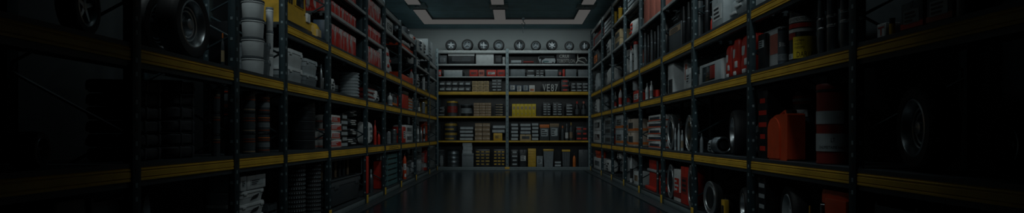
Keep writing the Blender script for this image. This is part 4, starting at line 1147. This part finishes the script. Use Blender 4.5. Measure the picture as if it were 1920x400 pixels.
def sign(w, d, h, seed=0):
    t = empty('lettered_sign')
    MB().box(-w/2, w/2, -d/2, d/2, 0, h, BLACK, .01).build('board', t)
    MB().text('CRUI', w*.5, h*.3, BONE, -w*.1, -d/2-.003, h*.76).build('upper_lettering', t)
    MB().text('TOBOTTLON', w*.94, h*.36, BONE, 0, -d/2-.003, h*.3).build('lower_lettering', t)
    return t
def antler(w, d, h, seed=0):
    t = empty('forked_rack'); r = h*.07
    MB().tube([(-w*.46, 0, r), (-w*.3, 0, h*.35), (-w*.32, 0, h*.98)], [r, r*1.1, r*.4], BONE, 8).build('upright', t)
    MB().tube([(-w*.32, 0, h*.5), (0, 0, h*.62), (w*.28, 0, h*.6), (w*.46, 0, h*.3)], [r, r*.8, r*.7, r*.4], BONE, 8).build('upper_prong', t)
    MB().tube([(-w*.3, 0, h*.36), (w*.1, 0, h*.22), (w*.3, 0, r)], [r, r*.8, r*.6], BONE, 8).build('lower_prong', t)
    return t
CAT.update({rod: 'tool', sled: 'model vehicle', sign: 'sign', antler: 'tool'})
B(rod, 122, 958, 1001, 112, 'long-handled tool with red shaft', d=.1)
B(sled, 122, 1009, 1042, 104, 'grey model vehicle with roof rail', d=.2)
B(sign, 122, 1043, 1079, 101, 'black sign with pale lettering', d=.05)
B(antler, 122, 1079, 1102, 101, 'pale forked prongs', d=.1)
B(carton, 145, 822, 827, 131, 'small red box at end', col=RED, lab=WHITE)
B(carton, 145, 832, 867, 132, 'flat pale box with dark base', col=PALE, lidc=WHITE)
for x0, x1, n_ in ((880, 896, 'dark-printed red box beside grey gap'), (897, 908, 'narrow faded red box'), (912, 931, 'red box with white label'), (932, 947, 'red box beside middle post')):
    B(carton, 145, x0, x1, 131, n_, col=(SALMON if 'narrow' in n_ else RED), lab=(PAPER if 'white' in n_ else DRED), lh=.35)
B(carton, 145, 957, 985, 130, 'wide grey box', col=GREY, lab=None)
B(panelbox, 145, 987, 1003, 131, 'black box with two white marks', rows=2, cols=1)
B(panelbox, 145, 1004, 1020, 131, 'black box with white writing', rows=3, cols=2)
B(carton, 145, 1022, 1046, 131, 'grey box with lid', col=GREY, lidc=PALE)
B(carton, 145, 1047, 1053, 132, 'narrow black box', col=BLACK, lab=RED)
B(carton, 145, 1055, 1059, 130, 'slim red box', col=RED)
B(carton, 145, 1060, 1081, 130, 'grey box beside slim red box', col=GREY, lab=None)
B(carton, 145, 1084, 1103, 131, 'grey box at the end', col=GREY, lidc=GREY)
B(panelbox, 175, 823, 883, 152, 'dark labelled pack', row=5, n=2, rows=1, cols=1, col=BLACK, ink=PALE)
B(carton, 175, 885, 917, 152, 'beige carton', row=3, n=3, col=BEIGE, lab=KRAFT, lh=.2, pose=.02)
B(panelbox, 175, 922, 941, 148, 'black box with white print lines', rows=4, cols=2)
def glyphbox(ch, a=PAPER):
    def fn(w, d, h, seed=0):
        t = empty('product_box')
        MB().box(-w/2, w/2, -d/2, d/2, 0, h, BLACK, .008).build('box', t)
        MB().text(ch, w*.82, h*.86, a, 0, -d/2-.003, h*.5).build('lettering', t)
        return t
    CAT[fn] = 'box'
    return fn
B(carton, 175, 955, 967, 159, 'pale-labelled dark pack', col=BLUE, lab=PAPER, lh=.6, lz=.6)
B(carton, 175, 968, 979, 160, 'dark pack with tall white label', col=BLUE, lab=PAPER, lh=.8)
B(carton, 175, 980, 991, 160, 'dark pack with arched white label', col=BLUE, lab=PALE, lh=.7, lz=.6)
B(carton, 175, 992, 1003, 160, 'white pack with orange print', col=PAPER, lab=ORANGE, lh=.3, lz=.3)
for j, ch in enumerate(('V', 'E', '8', '7')):
    B(glyphbox(ch), 175, 1017+j*7.5, 1024.3+j*7.5, 157, f'{NTH[j]} black box with big pale letter {ch}')
B(panelbox, 175, 1052, 1067, 149, 'tall black box with red lines', rows=3, cols=1, ink=RED)
B(panelbox, 175, 1070, 1103, 155, 'black box with three pale marks', row=3, rows=3, cols=1, ink=PALE)
B(tub, 220, 836, 858, 190, 'black tub with yellow lid', col=DGREY, lid=YEL, label=DRED)
B(panelbox, 220, 822, 834, 200, 'dark box with blue-white marks', rows=3, cols=1, ink=GREY)
B(tub, 220, 862, 886, 196, 'black tub of small parts', col=BLACK, lid=DGREY, label=GREY)
B(carton, 220, 888, 921, 193, 'brown pack with pale edge', row=3, n=5, col=KRAFT, lab=CREAM, lh=.3, lw=.9, ink=KRAFT, pose=.03)
B(carton, 220, 928, 944, 194, 'dark pack with cream print', n=5, col=BLACK, lab=BEIGE, lh=.3, lw=.8)
B(binder, 220, 960, 1005, 195, 'yellow lever file', row=6, d=.3)
B(panelbox, 220, 1018, 1033, 192, 'black box with orange and white marks', rows=5, cols=2, ink=PALE)
B(panelbox, 220, 1036, 1054, 192, 'black box with rows of white print', rows=5, cols=2)
B(panelbox, 220, 1061, 1074, 194, 'black box with grey print', rows=4, cols=1, ink=PALE)
B(bottle, 220, 1078, 1087, 190, 'black bottle with red and white cap', col=BLACK, cap=RED, label=DGREY)
B(bottle, 220, 1090, 1100, 190, 'black bottle with pink cap', col=BLACK, cap=SALMON, label=DGREY)
B(tin, 266, 830, 858, 229, 'dark round tin with brass band', n=2, col=DGREY, lid=BLACK, bands=[(.6, .85, BRASS, (-1.9, 1.9)), (.15, .3, BRASS, (-1.2, .6))])
B(booklet, 266, 861, 888, 237, 'black flat pack with white edge', n=4, col=BLACK, pose=.05)
B(carton, 266, 890, 919, 231, 'brown carton with cream strip', row=2, n=4, col=KRAFT, lab=CREAM, lh=.3, lw=.9, ink=KRAFT, pose=.04)
B(carton, 266, 925, 942, 250, 'yellow carton', col=YEL, lab=BRASS)
B(booklet, 266, 922, 948, 234, 'black and white flat pack on yellow carton', ybot=249.5, n=2, col=BLACK, pose=.06)
B(booklet, 266, 958, 972, 231, 'black pack with white edge by post', n=5, col=BLACK, pose=.06)
B(booklet, 266, 975, 996, 231, 'wide black pack with white edge', ybot=252, n=3, col=BLACK, pose=.04)
B(carton, 266, 975, 996, 252.5, 'cream carton under black packs', col=BEIGE, lab=DGREY)
B(booklet, 266, 997, 1010, 230, 'narrow black pack with white edge', n=5, col=BLACK, pose=.05)
B(carton, 266, 1012, 1030, 234, 'dark crate with grey panel and orange lid', col=DGREY, lidc=ORANGE, lab=PALE)
B(carton, 266, 1031, 1048, 232, 'dark crate with tilted grey panel', col=DGREY, lidc=KRAFT, lab=PALE)
for j in range(3):
    B(bottle, 266, 1052+j*8, 1058+j*8, (236, 232, 230)[j], ('orange-capped dark bottle', 'white-labelled dark bottle', 'tall brass-capped bottle')[j], col=DGREY, cap=(ORANGE, GREY, BRASS)[j], label=(DGREY, PAPER, KRAFT)[j])
B(panelbox, 266, 1080, 1102, 238, 'wide black box with red marks', rows=3, cols=2, ink=RED)
B(tin, 315, 835, 863, 281, 'grey steel drum', col=DSTEEL, lid=BLACK, ribs=3)
B(basket, 315, 822, 832, 282, 'steel wire basket', d=.2)
B(carton, 315, 866, 888, 288, 'grey ribbed box', col=GREY, lidc=GREY)
B(booklet, 315, 867, 886, 268, 'white-edged book on grey box', ybot=287.5, n=3, col=PALE, pose=.06)
B(panelbox, 315, 891, 919, 280, 'black crate with yellow writing', rows=5, cols=3, ink=BRASS)
B(panelbox, 315, 925, 947, 280, 'black crate with yellow dashes', rows=5, cols=3, ink=YEL)
B(panelbox, 315, 958, 972, 281, 'black box with white lines', rows=4, cols=1, ink=PALE)
B(carton, 315, 974, 988, 281, 'dark box with white label', col=BLACK, lab=PAPER, lh=.3)
B(panelbox, 315, 990, 1005, 279, 'tall yellow box with dark lines', col=YEL, ink=BRASS, rows=6, cols=2)
B(carton, 315, 1006, 1018, 293, 'low grey box', col=GREY, lab=PALE)
B(bin_, 315, 1019, 1038, 280, 'grey parts bin with yellow rim', col=GREY, rimc=BRASS)
B(booklet, 315, 1040, 1052, 302, 'low dark pack', n=2, col=BLACK)
B(bin_, 315, 1054, 1069, 281, 'dark bin with yellow lid', col=DGREY, rimc=YEL)
B(bottle, 315, 1074, 1080, 288, 'orange bottle', col=ORANGE, cap=BLACK)
B(carton, 315, 1085, 1103, 281, 'dark box beside right rack', col=DGREY, lab=None)
# ------------------------------------------------------------------ light
def area(x, y, z, sx, sy, e, tilt=0., spread=PI, col=(1, .98, .95)):
    l = bpy.data.lights.new('panel_and_fill_lamp', 'AREA'); l.shape = 'RECTANGLE'; l.size = sx; l.size_y = sy; l.energy = e; l.color = col; l.spread = spread
    o = bpy.data.objects.new('panel_and_fill_lamp', l); C.objects.link(o); o.location = (x, y, z); o.rotation_euler = (tilt, 0, 0)
    return o
COOL = (.88, 1, 1)
for x in (-3.07, -.47, 2.32):
    area(x, 4.7, CE-.16, .36, 1.2, 17, math.radians(46), math.radians(126), COOL)  # added fill row with no panel, tilted to light camera-facing sides
    for y in (7.6, 10.6, 13.8):  # two nearer rows are added unseen lamps, no panel built above them
        area(x, y, CE-.16, .36, 1.6, 13, math.radians(26), math.radians(150), COOL)
    area(x, 17.6, CE-.16, .36, 1.2, 5, math.radians(10), math.radians(160), COOL)
area(-.38, 19.17, CE-.15, 5.6, .5, 20, math.radians(24), math.radians(165), COOL)
w = bpy.data.worlds.new('dim_room_air'); SC.world = w; w.use_nodes = True
w.node_tree.nodes['Background'].inputs['Color'].default_value = (.02, .03, .035, 1)
w.node_tree.nodes['Background'].inputs['Strength'].default_value = .05
SC.view_settings.view_transform = 'Standard'; SC.view_settings.look = 'None'
SC.view_settings.exposure = 0; SC.view_settings.gamma = 1; SC.view_settings.use_curve_mapping = False
SC.cycles.use_denoising = True
SC.cycles.max_bounces = 8
